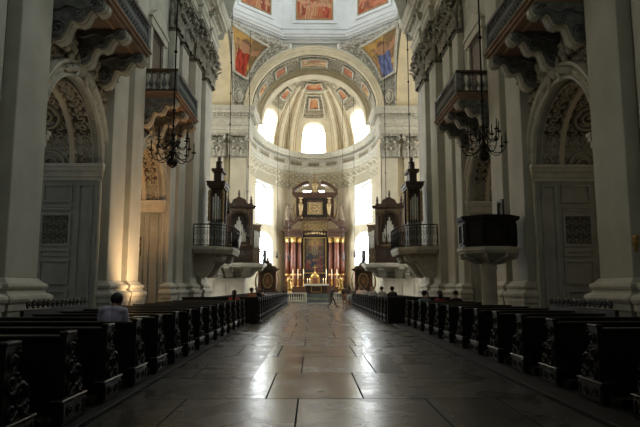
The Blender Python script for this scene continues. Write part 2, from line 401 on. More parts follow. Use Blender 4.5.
def chapel_arch(c, nth):
    """stucco work of one chapel arch on the left wall (mirrored for the right)"""
    t = struct(thing('trim_chapel_arch', 'stuccoed chapel arch in the left nave wall, %s from the camera' % nth, 'arch', (-W, c, 0), 'stuccoed chapel arches'))
    # soffit relief
    def soffh(u, v):
        a = pi * u; d = .12 + 3.1 * v
        zone = min(abs(d - .12), abs(d - .75), abs(d - .85), abs(d - 2.15), abs(d - 2.25), abs(d - 3.22))
        arc = a * AR
        h = scrolls(arc + .1, d - .22, .36)
        if .85 < d < 2.15:
            q = hypot(((arc + .8) % 1.6) - .8, d - 1.5)
            ring = max(0, 1 - abs(q - .42) / .07) + max(0, 1 - abs(q - .2) / .06) + max(0, 1 - q / .1)
            h = h * sstep(.45, .6, q) + ring
        if zone < .045: h = 1.0
        return min(1.05, h)
    def soffp(u, v, h):
        a = pi * u; d = .12 + 3.1 * v; r = AR - .02 - h
        return (-W - d, c + r * cos(a), ASP + .02 + r * sin(a))
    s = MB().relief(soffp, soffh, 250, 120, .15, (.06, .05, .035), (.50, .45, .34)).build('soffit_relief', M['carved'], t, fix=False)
    s['label'] = 'scrollwork stucco vault inside the arch'
    # archivolt on the wall face
    fr = lambda hh, d, z: (-W + d, c + hh, z)
    mb = MB()
    mb.ring(0, ASP, [(AR, -.1), (AR, .1), (AR + .07, .13), (AR + .1, .06), (AR + .34, .06), (AR + .36, .14), (AR + .46, .18), (AR + .48, 0)], 0, pi, 40, fr)
    n = 46
    for k in range(n):
        a = pi * (k + .5) / n; r = AR + .22
        mb.ball((-W + .07, c + r * cos(a), ASP + r * sin(a)), .065, 5, 0, .7, 1, 1)
    mb.build('archivolt', M['moulding'], t)
    # spandrels
    for s_ in (-1, 1):
        sp = MB()
        nu, nv = 52, 70
        x0, x1, z0, z1 = (.3, AR + .18, ASP + .4, ASP + AR + .9)
        ok = lambda u, v: hypot(u, v - ASP) > AR + .5
        sh = lambda u, v: scrolls(u * s_ + c, v, .36)
        pt = lambda u, v: (-W + .03 + .12 * sh(u, v), c + s_ * u, v)
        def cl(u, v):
            q = min(1, 1.25 * sh(u, v)); return (.12 + .40 * q, .10 + .37 * q, .07 + .30 * q)  # hollows darkened in the colour to deepen their shade
        for i in range(nu):
            for j in range(nv):
                a, b = x0 + (x1 - x0) * i / nu, x0 + (x1 - x0) * (i + 1) / nu
                p, q = z0 + (z1 - z0) * j / nv, z0 + (z1 - z0) * (j + 1) / nv
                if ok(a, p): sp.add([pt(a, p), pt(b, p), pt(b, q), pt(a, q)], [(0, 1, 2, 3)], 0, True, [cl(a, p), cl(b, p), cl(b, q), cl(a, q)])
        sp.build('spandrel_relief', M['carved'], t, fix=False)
    # cartouche at the crown
    k = MB()
    k.ball((-W + .12, c, ASP + AR + .45), .3, 9, 0, .6, .8, 1.1)
    for s_ in (-1, 1):
        k.tube([(-W + .14, c + s_ * (.15 + .3 * q * .5 + .12 * sin(q * 3)), ASP + AR + .3 + .35 * sin(q * 2.2)) for q in [i / 8 * 2 for i in range(9)]], [.09 - .005 * i for i in range(9)], 7)
        for i in range(4):
            k.ball((-W + .13, c + s_ * (.35 + .18 * i), ASP + AR + .25 - .07 * i), .11, 6)
    k.build('keystone_cartouche', M['moulding'], t)
    # impost cornice running round the jambs
    for s_ in (-1, 1):
        im = MB(); y = c + s_ * AR
        for (o, z0, z1) in ((.05, 5.0, 5.12), (.10, 5.12, 5.3), (.17, 5.3, 5.42), (.22, 5.42, 5.52)):
            im.box(-W - 3.2, -W + .12 + o * .4, min(y, y - s_ * o), max(y, y - s_ * o), z0, z1)
        im.build('impost_cornice', M['moulding'], t)
    # panelled far and near jambs
    for s_, nm in ((1, 'far'), (-1, 'near')):
        jb = MB()
        F = lambda u, v, h: (-W - u, c + s_ * (AR - h), v)
        for (a, b, zs) in ((.14, .62, ((.3, 4.9),)), (.78, 1.72, ((.35, 1.55), (1.72, 2.5), (2.6, 2.82), (2.92, 3.95), (4.05, 4.2), (4.3, 4.9))), (1.88, 2.6, ((.3, 4.9),)), (2.72, 3.2, ((.3, 4.9),))):
            for (p, q) in zs: framed(jb, F, a, b, p, q, .07, .05)
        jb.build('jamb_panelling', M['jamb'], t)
        rl = MB()
        rl.relief(lambda u, v, h: F(.86 + .78 * u, 3.0 + .87 * v, .02 + h), lambda u, v: scrolls(u * 1.2 + .5, v * 1.2 + .5, .4), 30, 30, .05, (.08, .075, .06), (.26, .25, .20))
        rl.build('jamb_relief', M['carved'], t, fix=False)
    # mouldings beside the arch on the wall face
    for s_ in (-1, 1):
        y = c + s_ * (AR + .02)
        MB().bbox(-W, -W + .09, min(y, y + s_ * .12), max(y, y + s_ * .12), .001, 5.0, .02).build('door_post_moulding', M['moulding'], t)
    MB().bbox(-W, -W + .12, c - AR - .1, c + AR + .1, ASP + AR + .92, ASP + AR + 1.05, .02).build('string_moulding', M['moulding'], t)
    return t
for i, c in enumerate(BAYS):
    t = chapel_arch(c, ORD[i + 1])
    mirrored(t, 'stuccoed chapel arch in the right nave wall, %s from the camera' % ORD[i + 1])

for side_, sg in (('left', -1), ('right', 1)):
    for i, c in enumerate(BAYS):
        pn = 'pane_amber' if (side_ == 'left' and i == 1) else 'pane_chapel' if side_ == 'left' else 'pane_brown'
        CHW.append((sg, c, pn, side_, i))
# ---- corinthian pilasters
def leaf(mb, o, out, side, h, w, m=0, cu=.42):
    """one acanthus leaf: o base, out and side unit vectors"""
    o, out, side = Vector(o), Vector(out), Vector(side)
    def f(u, v):
        lobes = 1 - .25 * abs(sin(v * pi * 3.2))
        ww = w * (1 - .55 * v ** 2) * lobes
        x = (u - .5) * 2
        fwd = .10 * h + cu * h * v ** 3 - cu / .42 * .22 * h * max(0, v - .8) * 2 - .12 * w * x * x
        z = h * (v - .62 * max(0, v - .78) ** 1 * 1.3)
        return (o + out * (fwd + .06 * h * (1 - abs(x)) * (1 - v)) + side * (x * ww / 2) + Vector((0, 0, z)))[:]
    mb.grid(f, 4, 8, m)
def volute(mb, c, ax, up, r, th, m=0):
    c, ax, up = Vector(c), Vector(ax), Vector(up)
    pts = []
    for i in range(22):
        a = i / 21 * 3.6 * pi; q = r * (1 - .8 * i / 21)
        pts.append((c + ax * (cos(a) * q) + up * (sin(a) * q))[:])
    mb.tube(pts, [th * (1 - .5 * i / 21) for i in range(22)], 6, m)
def capital(mb, w, p, h=2.3, z0=13.7):
    """capital of a pilaster w wide, p deep, standing against x = 0"""
    z1 = z0 + h
    mb.box(0, p, -w / 2, w / 2, z0, z1 - .3)
    mb.box(0, p + .06, -w / 2 - .06, w / 2 + .06, z0, z0 + .12)
    mb.box(0, p + .32, -w / 2 - .2, w / 2 + .2, z1 - .26, z1 - .12)
    mb.box(0, p + .38, -w / 2 - .24, w / 2 + .24, z1 - .12, z1)
    for (lh, nn, zz) in ((.85, 3, z0 + .1), (1.4, 2, z0 + .1)):
        for i in range(nn):
            y = (i + .5 - nn / 2) * w / nn
            leaf(mb, (p, y, zz), (1, 0, 0), (0, 1, 0), lh, w / nn * 1.15, 0, .48)
        for s in (-1, 1):
            leaf(mb, (p / 2, s * w / 2, zz), (0, s, 0), (1, 0, 0), lh, p * .95, 0, .08)
            leaf(mb, (p, s * w / 2, zz), (.95, .3 * s, 0), (-.3 * s, .95, 0), lh, w / nn * .7)
    for (zz, nn, f) in ((z0 + .86, 3, .30), (z0 + 1.42, 2, .42)):
        for i in range(nn):
            mb.ball((p + f, (i + .5 - nn / 2) * w / nn, zz), .15, 6, 0, .9, 1.15, 1)
    for s in (-1, 1):
        d = Vector((.75, .65 * s, 0)).normalized()
        volute(mb, (p + .22, s * (w / 2 + .02), z1 - .55), d, (0, 0, 1), .26, .09)
        volute(mb, (p + .12, s * .2, z1 - .6), (0, s, 0), (0, 0, 1), .17, .06)
    mb.ball((p + .3, 0, z1 - .15), .17, 7)
def pilaster(w, p, label, loc, rz=0, cap=True, ped=1.15, pm='pilaster'):
    t = thing('pilaster', label, 'pilaster', (loc[0] - .006 * (1 if rz == 0 and loc[0] > 0 else -1 if rz == 0 else 0), loc[1] - (.006 if rz else 0), 0), 'tall pilasters', rz)
    MB().bbox(0, p + .22, -w / 2 - .2, w / 2 + .2, .001, ped, .02).box(0, p + .26, -w / 2 - .22, w / 2 + .22, .001, .25).build('pedestal', M['moulding'], t, False)
    prof = [(.30, 0), (.30, .13), (.34, .18), (.36, .24), (.34, .30), (.27, .34), (.20, .36), (.17, .42), (.22, .46), (.24, .51), (.22, .56), (.12, .60), (.06, .66), (0, .70)]
    b = MB()
    ring = lambda o, z: [(0, -w / 2 - o, z), (p + o, -w / 2 - o, z), (p + o, w / 2 + o, z), (0, w / 2 + o, z)]
    vs = []; [vs.extend(ring(o * .8, ped + z)) for o, z in prof]
    b.add(vs, [(k * 4 + i, k * 4 + i + 1, k * 4 + 5 + i, k * 4 + 4 + i) for k in range(len(prof) - 1) for i in range(3)], 0, False)
    b.build('base', M['moulding'], t, False)
    MB().bbox(0, p, -w / 2, w / 2, ped + .69, 13.7, .02).build('shaft', M[pm], t, False)
    if cap:
        mb = MB(); capital(mb, w, p)
        mb.build('capital', M['relief_dark' if rz == 0 else 'relief'], t, False)
    return t
PL = [(11.1, 1.22, .35), (13.05, 1.45, .35), (19.25, 1.4, .3), (21.25, 1.3, .3), (26.78, .98, .3), (28.68, 1.46, .3), (30.85, 1.6, .55), (33.95, 1.9, .55)]
for i, (y, w, p) in enumerate(PL):
    t = pilaster(w, p, 'grey stucco pilaster on the left nave wall, %s from the camera' % ORD[i + 1], (-W, y, 0))
    mirrored(t, 'grey stucco pilaster on the right nave wall, %s from the camera' % ORD[i + 1])
FP = [(9.08, 1.2, .35, 'outer'), (7.12, 1.45, .35, 'inner')]
for x, w, p, nm in FP:
    for s, sd in ((-1, 'left'), (1, 'right')):
        pilaster(w, p, '%s pilaster with leafy capital on the far %s crossing pier' % (nm, sd), (s * x, YC, 0), -pi / 2, True, 2.5, 'farpil')

# ---- entablatures
ENT = [(0, 16), (.12, 16), (.12, 16.33), (.18, 16.35), (.18, 16.66), (.27, 16.74), (.27, 16.82), (.1, 16.86), (.1, 17.45), (.2, 17.5), (.24, 17.6), (.3, 17.62), (.3, 17.8), (.62, 17.86), (.64, 18.1), (.7, 18.14), (.82, 18.4), (.82, 18.5), (0, 18.5)]
def dentils(mb, path, o=.3, z0=17.62, z1=17.8, step=.3):
    for a, b in zip(path, path[1:]):
        a, b = Vector(a), Vector(b); d = b - a; L_ = d.length
        if L_ < .8: continue
        d.normalize(); n = Vector((-d.y, d.x)); k = int(L_ / step)
        for i in range(k):
            q = a + d * ((i + .5) * L_ / k)
            c = [q + d * s * .09 + n * e for s, e in ((-1, o), (1, o), (1, o + .2), (-1, o + .2))]
            mb.prism([(v.x, v.y) for v in c], lambda x, y: (x, y, z0), lambda x, y: (x, y, z1))
def nave_path(s):
    pts = [(-25, YE), (-W, YE)]
    for y, w, p in reversed(PL):
        if w < 1.2: pts_w = w + .3
        e = w / 2 + .12
        pts += [(-W, y + e), (-W + p + .15, y + e), (-W + p + .15, y - e), (-W, y - e)]
    pts.append((-W, -5))
    if s > 0: pts = [(-x, y) for x, y in reversed(pts)]
    return pts
for s, nm in ((-1, 'left'), (1, 'right')):
    pt = nave_path(s); mb = MB().sweep(pt, ENT); dentils(mb, pt)
    struct(mb.build('trim_' + nm, M['moulding']), 'stepped nave cornice with dentils on the %s' % nm)
AX, AY, AC = 7.0, 13.5, 59.5          # apse: half width, depth, centre line
apse = lambda ph, k=1.0: (AX * k * cos(ph), AC + AY * k * sin(ph))
far_r = [(25, YC), (9.62, YC), (9.62, YC - .4), (6.3, YC - .4), (6.3, 56.6), (AX, 56.6)]
far = far_r + [apse(pi * i / 36) for i in range(37)] + [(-x, y) for x, y in reversed(far_r)]
mb = MB().sweep(far, ENT)
dentils(mb, far[:7]); dentils(mb, far[-7:])
for i in range(72):
    ph = pi * (i + .5) / 72; x, y = apse(ph); n = Vector((-cos(ph) / AX, -sin(ph) / AY)).normalized()
    mb.ball((x + n.x * .42, y + n.y * .42, 17.7), .13, 5)
struct(mb.build('trim_choir', M['moulding']), 'dentilled cornice running round far piers and curved apse')

# ---- choir walls, apse and windows
mb = MB()
for s in (-1, 1):
    for (xa, ya, xb, yb) in ((6.3, YC, 6.3, 56.6), (6.3, 56.6, AX, 56.6), (AX, 56.6, AX, AC)):
        mb.add([(s * xa, ya, 0), (s * xb, yb, 0), (s * xb, yb, SP), (s * xa, ya, SP)], [(0, 1, 2, 3)])
struct(mb.build('wall_choir', M['apse']), 'cream side walls of the choir')
WP = [(radians(22), radians(46)), (radians(134), radians(158))]
WC = (radians(79), radians(101))
def atop(a, b, z, rise):
    return archtop((a + b) / 2, (b - a) / 2, z - rise, rise)
wins = []
for a, b in WP:
    wins += [(a, b, 4.1, atop(a, b, 8.0, 1.4)), (a, b, 8.9, atop(a, b, 14.0, .35))]
wins.append((*WC, 9.2, atop(*WC, 14.55, .5)))
def SA(u, z, d): 
    x, y = apse(u); n = Vector((cos(u) / AX, sin(u) / AY)).normalized() * d
    return (x + n.x, y + n.y, z)
mb = MB(); holed(mb, SA, 0, pi, 0, SP, wins, radians(3), 0, 1, 1.4)
band = MB().relief(lambda u, v, h: SA(pi * (.02 + .96 * u), 13.8 + 2.1 * v, -.03 - h), lambda u, v: scrolls(u * 27, v * 2.0 + .5, 1.0) * sstep(0, .2, v) if not any(a < pi * (.02 + .96 * u) < b for a, b in (WP[0], WP[1], WC)) or v > .5 else 0, 300, 24, .28, (.38, .34, .24), (.68, .63, .49))
for k in range(9):
    a0 = pi * (.07 + k * .86 / 8) ; 
    band.relief(lambda u, v, h: SA(a0 - .11 + .22 * u, 16.9 + .5 * v, -.13 - h), lambda u, v: scrolls(u * 5, v * 1.1 + .5, 1.0) if .03 < u < .97 and .08 < v < .92 else 1, 50, 12, .08, (.17, .14, .09), (.50, .45, .33))
struct(band.build('trim_frieze', M['carved'], fix=False), 'leafy stucco frieze round the apse')
struct(mb.build('wall_apse', [M['apse'], M['reveal']]), 'curved cream apse wall pierced by tall windows')

def window(n, fn, u0, u1, z0, top, label, bars=2, rows=4, pane='pane', depth=.7, ns=14):
    fr = MB(); pn = MB()
    for k in range(ns):
        p, q = u0 + (u1 - u0) * k / ns, u0 + (u1 - u0) * (k + 1) / ns
        pn.add([fn(p, z0, depth), fn(q, z0, depth), fn(q, top(q), depth), fn(p, top(p), depth)], [(0, 1, 2, 3)])
        fr.add([fn(p, top(p) - .14, depth - .06), fn(q, top(q) - .14, depth - .06), fn(q, top(q), depth - .06), fn(p, top(p), depth - .06)], [(0, 1, 2, 3)])
    def bar(a, b, c, d, r=.045):
        fr.tube([fn(a, c, depth - .05), fn((a + b) / 2, (c + d) / 2, depth - .05), fn(b, d, depth - .05)], r, 5)
    for i in range(bars + 1):
        u = u0 + (u1 - u0) * i / bars
        bar(u, u, z0, top(u), .07 if i in (0, bars) else .045)
    zt = min(top(u0), top(u1))
    for j in range(rows + 1):
        z = z0 + (zt - z0) * j / rows
        bar(u0, u1, z, z, .07 if j == 0 else .035)
    f = struct(fr.build('window_%d' % n, M['lead']), label)
    o = pn.build('pane', M[pane], f); o['kind'] = 'structure'
    return f
wn = 1
for (a, b), sd in zip(WP, ('right', 'left')):
    window(wn, SA, a, b, 4.1, atop(a, b, 8.0, 1.4), 'low round-headed apse window on the %s, glowing white' % sd, 2, 3, 'pane_floor', 1.3); wn += 1
    window(wn, SA, a, b, 8.9, atop(a, b, 14.0, .35), 'tall apse window on the %s above the round-headed one' % sd, 2, 5, 'pane_mid', 1.3); wn += 1
window(wn, SA, *WC, 9.2, atop(*WC, 14.55, .5), 'apse window half hidden behind the high altar top', 2, 5); wn += 1

for sg, c, pn, sd, i in CHW:  # unseen glowing panes added for raking light on the chapel stucco
    window(wn, lambda u, z, d: (sg * (10.29 - d * .02), u, z), c - 1.85, c + .5, 1.6, archtop(c - .675, 1.175, 6.4, 1.0), 'chapel window behind the %s arch of the %s wall' % (ORD[i + 1], sd), 2, 5, pn); wn += 1
# half dome with lunettes
RZ = 6.3
LN = [(radians(23), radians(45)), (radians(77.5), radians(102.5)), (radians(135), radians(157))]
def DM(ph, th, d=0):
    k = 1 + d / 8.0
    return (AX * k * cos(ph) * cos(th), AC + AY * k * sin(ph) * cos(th), SP + (RZ + d) * sin(th))
def th0(ph):
    for a, b in LN:
        if a - 1e-6 <= ph <= b + 1e-6:
            c = (a + b) / 2; return radians(26) + radians(9) * sqrt(max(0, 1 - ((ph - c) / ((b - a) / 2)) ** 2))
    return None
mb = MB()
cuts = sorted([0, pi] + [q for l in LN for q in l])
for a, b in zip(cuts, cuts[1:]):
    inside = th0((a + b) / 2) is not None
    n = 12 if inside else max(3, int((b - a) / radians(4)))
    for k in range(n):
        p, q = a + (b - a) * k / n, a + (b - a) * (k + 1) / n
        tp, tq = (th0(p), th0(q)) if inside else (0, 0)
        for j in range(14):
            f = lambda ph, t_: DM(ph, t_ + (pi / 2 - t_) * (j / 14)); g = lambda ph, t_: DM(ph, t_ + (pi / 2 - t_) * ((j + 1) / 14))
            mb.add([f(p, tp), f(q, tq), g(q, tq), g(p, tp)], [(0, 1, 2, 3)], 0, True)
def LW(ph, z, d):       # vertical window plane outside the half dome
    x, y = apse(ph); return (x * 1.0 + cos(ph) * d, y + sin(ph) * d, z)
for a, b in LN:
    zt = lambda ph: SP + RZ * sin(th0(ph))
    for k in range(12):
        p, q = a + (b - a) * k / 12, a + (b - a) * (k + 1) / 12
        mb.add([DM(p, th0(p)), DM(q, th0(q)), LW(q, zt(q), .9), LW(p, zt(p), .9)], [(0, 1, 2, 3)])
    for u in (a, b):
        pts = [DM(u, th0(u) * j / 8) for j in range(9)] + [LW(u, zt(u), .9), LW(u, SP, .9)]
        mb.add(pts, [tuple(range(len(pts)))])
struct(mb.build('ceiling_apse', M['cream']), 'cream half dome of the apse')
for (a, b), sd in zip(LN, ('right', 'centre', 'left')):
    window(wn, LW, a, b, SP + .25, lambda ph: SP + RZ * sin(th0(ph)), 'arched window in the foot of the apse half dome, %s of three' % sd, 2, 3, 'pane', .84); wn += 1

# ribs, stucco panels and paintings of the half dome
for i, (ph, lbl) in enumerate(((52.5, 'second from right'), (65, 'third from right'), (115, 'third from left'), (127.5, 'second from left'), (17, 'far right'), (163, 'far left'))):
    w = radians(5.2) if 40 < ph < 140 else radians(2.5); c = radians(ph)
    r = MB()
    for (o, ww, hh) in ((0, w, .10), (0, w * .55, .16)):
        r.grid(lambda u, v: DM(c + o + (u - .5) * 2 * ww, radians(2 + 66 * v), -hh), 2, 20)
        for e in (-1, 1):
            r.grid(lambda u, v: DM(c + o + e * ww, radians(2 + 66 * v), -hh * u), 1, 20)
    for e in (-1, 1):
        for q in (.56, .97):
            r.grid(lambda u, v: DM(c + e * w * q + (u - .5) * w * .12, radians(2 + 66 * v), -.175 if q < .9 else -.115), 1, 20, 1)
    struct(r.build('trim_rib', [M['cream'], M['ochre']]), 'cream rib on the apse half dome, %s' % lbl)
# ------------------------------------------------------------------ painted pictures
def blend(a, b, t): return tuple(a[i] + (b[i] - a[i]) * t for i in range(3))
def fig(u, v, cx, cy, w, h, robe, col, skin=(.45, .24, .13)):
    """a robed painted figure; returns the colour it gives at (u, v), else col"""
    x, y = (u - cx) / w, (v - cy) / h
    wob = .12 * n3(u * 9 + cx * 7, v * 9)
    if hypot(x / .24, (y - .78) / .17) < 1: return blend(skin, (.12, .06, .03), .7 if y > .86 else 0)
    if 0 <= y <= .66 and abs(x) < (.30 + .24 * (1 - y) + wob):
        f = .5 + .5 * sin(x * 16 + y * 7 + 4 * n3(u * 5, v * 5))
        return blend(tuple(c * .45 for c in robe), robe, f)
    if abs(y - (.55 + .35 * abs(x) * (1 if x > 0 else -.4))) < .07 and abs(x) < .75: return skin
    return col
def saint(robe, seed):
    def f(u, v):
        n = n3(u * 4 + seed, v * 4); n2_ = n3(u * 11 + seed, v * 11)
        c = blend((.42, .22, .05), (.75, .50, .16), .5 + .6 * n)
        if v < .25 + .1 * n: c = blend(c, (.20, .11, .05), .8)
        c = blend(c, (.25, .13, .06), max(0, n2_) * .8)
        if u > .62 and v > .5 + .15 * n: c = blend(c, (.16, .10, .06), .75)
        c = fig(u, v, .80, .42, .3, .42, (.34, .20, .08), c)
        c = fig(u, v, .22, .5, .26, .36, (.45, .30, .12), c)
        c = fig(u, v, .47, .04, .66, .92, robe, c)
        return c
    return f
def crowd(seed, sky, robes, k=7):
    rnd = random.Random(seed)
    F = sorted([(rnd.random(), rnd.uniform(.05, .5), rnd.uniform(.14, .24), rnd.uniform(.3, .45), rnd.choice(robes)) for _ in range(k)], key=lambda q: -q[1])
    def f(u, v):
        n = n3(u * 5 + seed, v * 5)
        c = blend(sky, tuple(q * .35 for q in sky), max(0, min(1, .4 + n + .5 * (.5 - v))))
        for cx, cy, w, h, r in F: c = fig(u, v, cx, cy - .1, w, h, r, c)
        return c
    return f
REDS = [(.50, .10, .04), (.60, .22, .08), (.40, .14, .06), (.55, .32, .14), (.25, .06, .03)]
def picture(name, P, nu, nv, col, label, group, frame=.12, fm='moulding', wmargin=0):
    """painted patch P(u, v, h) with a stucco frame"""
    t = thing(name, label, 'fresco', P(.5, .5, 0), group)
    MB().grid(lambda u, v: P(u, v, .03), nu, nv, 0, False, col).build('painting', M['fresco'], t, fix=False)
    fr = MB()
    e = [P(0, i / 10, .05) for i in range(10)] + [P(i / 10, 1, .05) for i in range(10)] + [P(1, 1 - i / 10, .05) for i in range(10)] + [P(1 - i / 10, 0, .05) for i in range(10)]
    fr.tube(e, frame, 6, 0, True)
    fr.build('frame', M[fm], t)
    return t
def mound(u, v): return 1
# half dome panels
def dome_patch(a, b, t0, t1):
    return lambda u, v, h: DM(a + (b - a) * (1 - u), t0 + (t1 - t0) * v, -h)
R = radians
mb = MB()
struct_panels = []
for (a, b) in ((R(74), R(106)), (R(23), R(46)), (R(134), R(157))):
    P = dome_patch(a, b, R(38), R(62))
    mb.relief(lambda u, v, h: P(u, v, .03 + h), lambda u, v: scrolls(u * 3, v * 4.2, .62) if .05 < u < .95 and .04 < v < .96 else 1, 60, 72, .16, (.32, .27, .18), (.68, .63, .48))
P = dome_patch(R(38), R(142), R(64), R(77))
mb.relief(lambda u, v, h: P(u, v, .03 + h), lambda u, v: scrolls(u * 9, v * 2.6, .62) if .02 < u < .98 and .07 < v < .95 else 1, 140, 40, .14, (.32, .27, .18), (.68, .63, .48))
struct(mb.build('trim_apse', M['carved'], fix=False), 'scrollwork stucco panels on the apse half dome')
for (a, b, t0, t1, sd, s) in ((R(82), R(98), R(48), R(59), 'above the middle window', 3), (R(30), R(41), R(49), R(59), 'above the right window', 4), (R(139), R(150), R(49), R(59), 'above the left window', 5), (R(66), R(114), R(67), R(74), 'at the crown of the dome', 6)):
    P = dome_patch(a, b, t0, t1)
    picture('dome_fresco', lambda u, v, h: P(u, v, h + .18), 26, 22, crowd(s, (.62, .30, .12), [(.62, .09, .03), (.50, .08, .03), (.62, .25, .10)], 6), 'small red fresco on the apse half dome %s' % sd, 'red frescoes of the half dome', .1)

# choir vault between the two cream arches
BR = 6.15; VS = .93
def BV(a, y, h=0): return ((BR - h) * cos(a), y, SP + (BR - h) * sin(a) * VS)
struct(MB().grid(lambda u, v: BV(pi * u, YC + (59.0 - YC) * v), 48, 4).build('ceiling_choir', M['cream']), 'barrel vault over the choir')
mb = MB()
mb.relief(lambda u, v, h: BV(R(8) + R(164) * u, 54.3 + 3.4 * v, .03 + h), lambda u, v: scrolls(u * 16.6, v * 3.4, .6) if .04 < v < .96 else 1, 300, 80, .18, (.26, .22, .15), (.62, .58, .46))
struct(mb.build('trim_vault', M['carved'], fix=False), 'scrollwork stucco on the choir vault')
for a, w, sd, s, sky in ((90, 13, 'at the crown', 11, (.78, .55, .32)), (55, 6, 'right of the crown', 12, (.60, .22, .10)), (125, 6, 'left of the crown', 13, (.60, .22, .10)), (29, 7, 'low on the right', 14, (.70, .48, .20)), (151, 7, 'low on the left', 15, (.70, .48, .20))):
    P = lambda u, v, h: BV(R(a + w - 2 * w * u), 55.0 + 2.0 * v, h + .18)
    picture('vault_fresco', P, 36, 26, crowd(s, sky, REDS if abs(a - 90) > 30 else [(.60, .30, .14), (.62, .36, .20), (.50, .20, .10)], 8), 'fresco on the choir vault %s' % sd, 'frescoes of the choir vault', .11)
# arch rims
def arch_rim(name, y, r0, r1, dep, label, m='cream'):
    fr = lambda h, d, z: (h, y - d, SP + (z - SP) * VS)
    t = MB().ring(0, SP, [(r0, -dep), (r0, .05), (r0 + .08, .1), (r0 + (r1 - r0) * .35, .1), (r0 + (r1 - r0) * .42, .2), (r0 + (r1 - r0) * .75, .2), (r0 + (r1 - r0) * .82, .28), (r1, .28), (r1, -dep)], 0, pi, 64, fr)
    return struct(t.build(name, M[m]), label)
arch_rim('trim_1', YC, 6.05, 6.7, .6, 'broad cream rim of the choir arch')
arch_rim('trim_2', 57.9, 5.35, 6.2, 1.4, 'inner cream arch before the apse')

# ---- crossing: four arch walls, transepts, pendentives, octagon
top = lambda u: SP + 6.35 * VS * sqrt(max(0, 1 - (u / 6.35) ** 2))
ZO = 25.1; HS = A0 * math.tan(pi / 8)
for nm, y in (('far', YC), ('near', YX)):
    mb = MB(); s = 1 if nm == 'far' else -1
    holed(mb, lambda u, z, d: (u, y + s * d, z), -A0, A0, SP if nm == 'near' else 0, ZO + .8, [(-6.35, 6.35, SP if nm == 'near' else 0, top)], 3)
    if nm == 'far':
        for e in (-1, 1): mb.box(e * A0, e * 25, y + .001, y + .3, 0, 27, 1)
    else:
        for e in (-1, 1): mb.box(e * W, e * 25, y - .3, y - .001, 0, 27)
    struct(mb.build('wall_crossing_' + nm, [M['greyplaster'], M['cream']]), '%s wall of the crossing with its great arch' % nm)
top2 = lambda u: SP + 7.0 * sqrt(max(0, 1 - ((u - CY) / 7.0) ** 2))
for e, nm in ((-1, 'left'), (1, 'right')):
    mb = MB()
    holed(mb, lambda u, z, d: (e * (A0 + d), u, z), YX, YC, SP, ZO + .8, [(CY - 7, CY + 7, SP, top2)], 3)
    mb.grid(lambda u, v: (e * (A0 + 17 * v), CY + 7.8 * cos(pi * u), SP + 7.8 * sin(pi * u)), 32, 2)
    mb.box(e * 24.7, e * 25, YX, YC, 0, 27)
    struct(mb.build('wall_transept_' + nm, M['cream']), '%s transept with cream barrel vault' % nm)
    for z0, z1, sd in ((4, 11.5, 'lower'), (13, 22, 'upper')):
        window(wn, lambda u, z, d: (e * (24.69 - d * .02), u, z), CY - 2.6, CY + 2.6, z0, archtop(CY, 2.6, z1, 1.6), '%s window in the end wall of the %s transept' % (sd, nm), 4, 6, 'pane_cool'); wn += 1
# nave vault, west end
struct(MB().grid(lambda u, v: (W * cos(pi * u), -5 + (YX + 5) * v, SP + W * sin(pi * u)), 32, 8).build('ceiling', M['plaster']), 'barrel vault of the nave')
struct(MB().box(-W - .1, W + .1, -5.3, -5, 0, 26).build('wall_west', M['plaster']), 'west wall behind the camera')
window(wn, lambda u, z, d: (u, -4.98 + d * .02, z), -2.6, 2.6, 9, archtop(0, 2.6, 17, 1.8), 'west window behind the camera', 4, 7, 'pane_low'); wn += 1
# nave clerestory windows: cut into the vault foot above the cornice, on both sides
for e, nm, pane in ((-1, 'left', 'pane_left'), (1, 'right', 'pane_right')):
    for c in (8.3, 16.2, 24.1, 31.5):
        window(wn, lambda u, z, d: (e * (W - .75 - d * .02), u, z), c - 1.3, c + 1.3, SP + .3, archtop(c, 1.3, SP + 2.2, .8), '%s clerestory window above the nave cornice, %.0f metres along' % (nm, c), 2, 3, pane); wn += 1

def pend(sx, sy):
    """pendentive surface point for t (0 foot .. 1 top), s (0 on choir-arch wall .. 1 on transept wall)"""
    yw = CY + sy * A0
    def f(s, t, h=0):
        z = SP + (ZO - SP) * t
        e = 6.78 * sqrt(1 - (min(t, .9) * 1.051) ** 2)
        a = Vector((sx * e, yw, z))
        b = Vector((sx * A0, CY + sy * e, z))
        p = a + (b - a) * s
        inw = Vector((-sx, -sy, -.35)).normalized()
        return (p - inw * (a - b).length * .10 * 4 * s * (1 - s) + inw * (h + .02))[:]
    return f
pm = MB(); pr = MB()
for sx in (-1, 1):
    for sy in (-1, 1):
        f = pend(sx, sy)
        pm.grid(lambda u, v: f(u, v), 14, 24)
        if sy > 0:
            pr.relief(lambda u, v, h: f(.02 + .96 * u, .05 + .93 * v, .02 + h), lambda u, v: scrolls(u * 7 * (.25 + v * .75) + .3, v * 7.2, .72) if .03 < u < .97 else 1, 90, 100, .2, (.30, .28, .22), (.62, .61, .54))
struct(pm.build('ceiling_crossing', M['plaster']), 'pendentives under the octagon')
struct(pr.build('trim_pendentive', M['carved'], fix=False), 'leafy stucco on the two far pendentives')
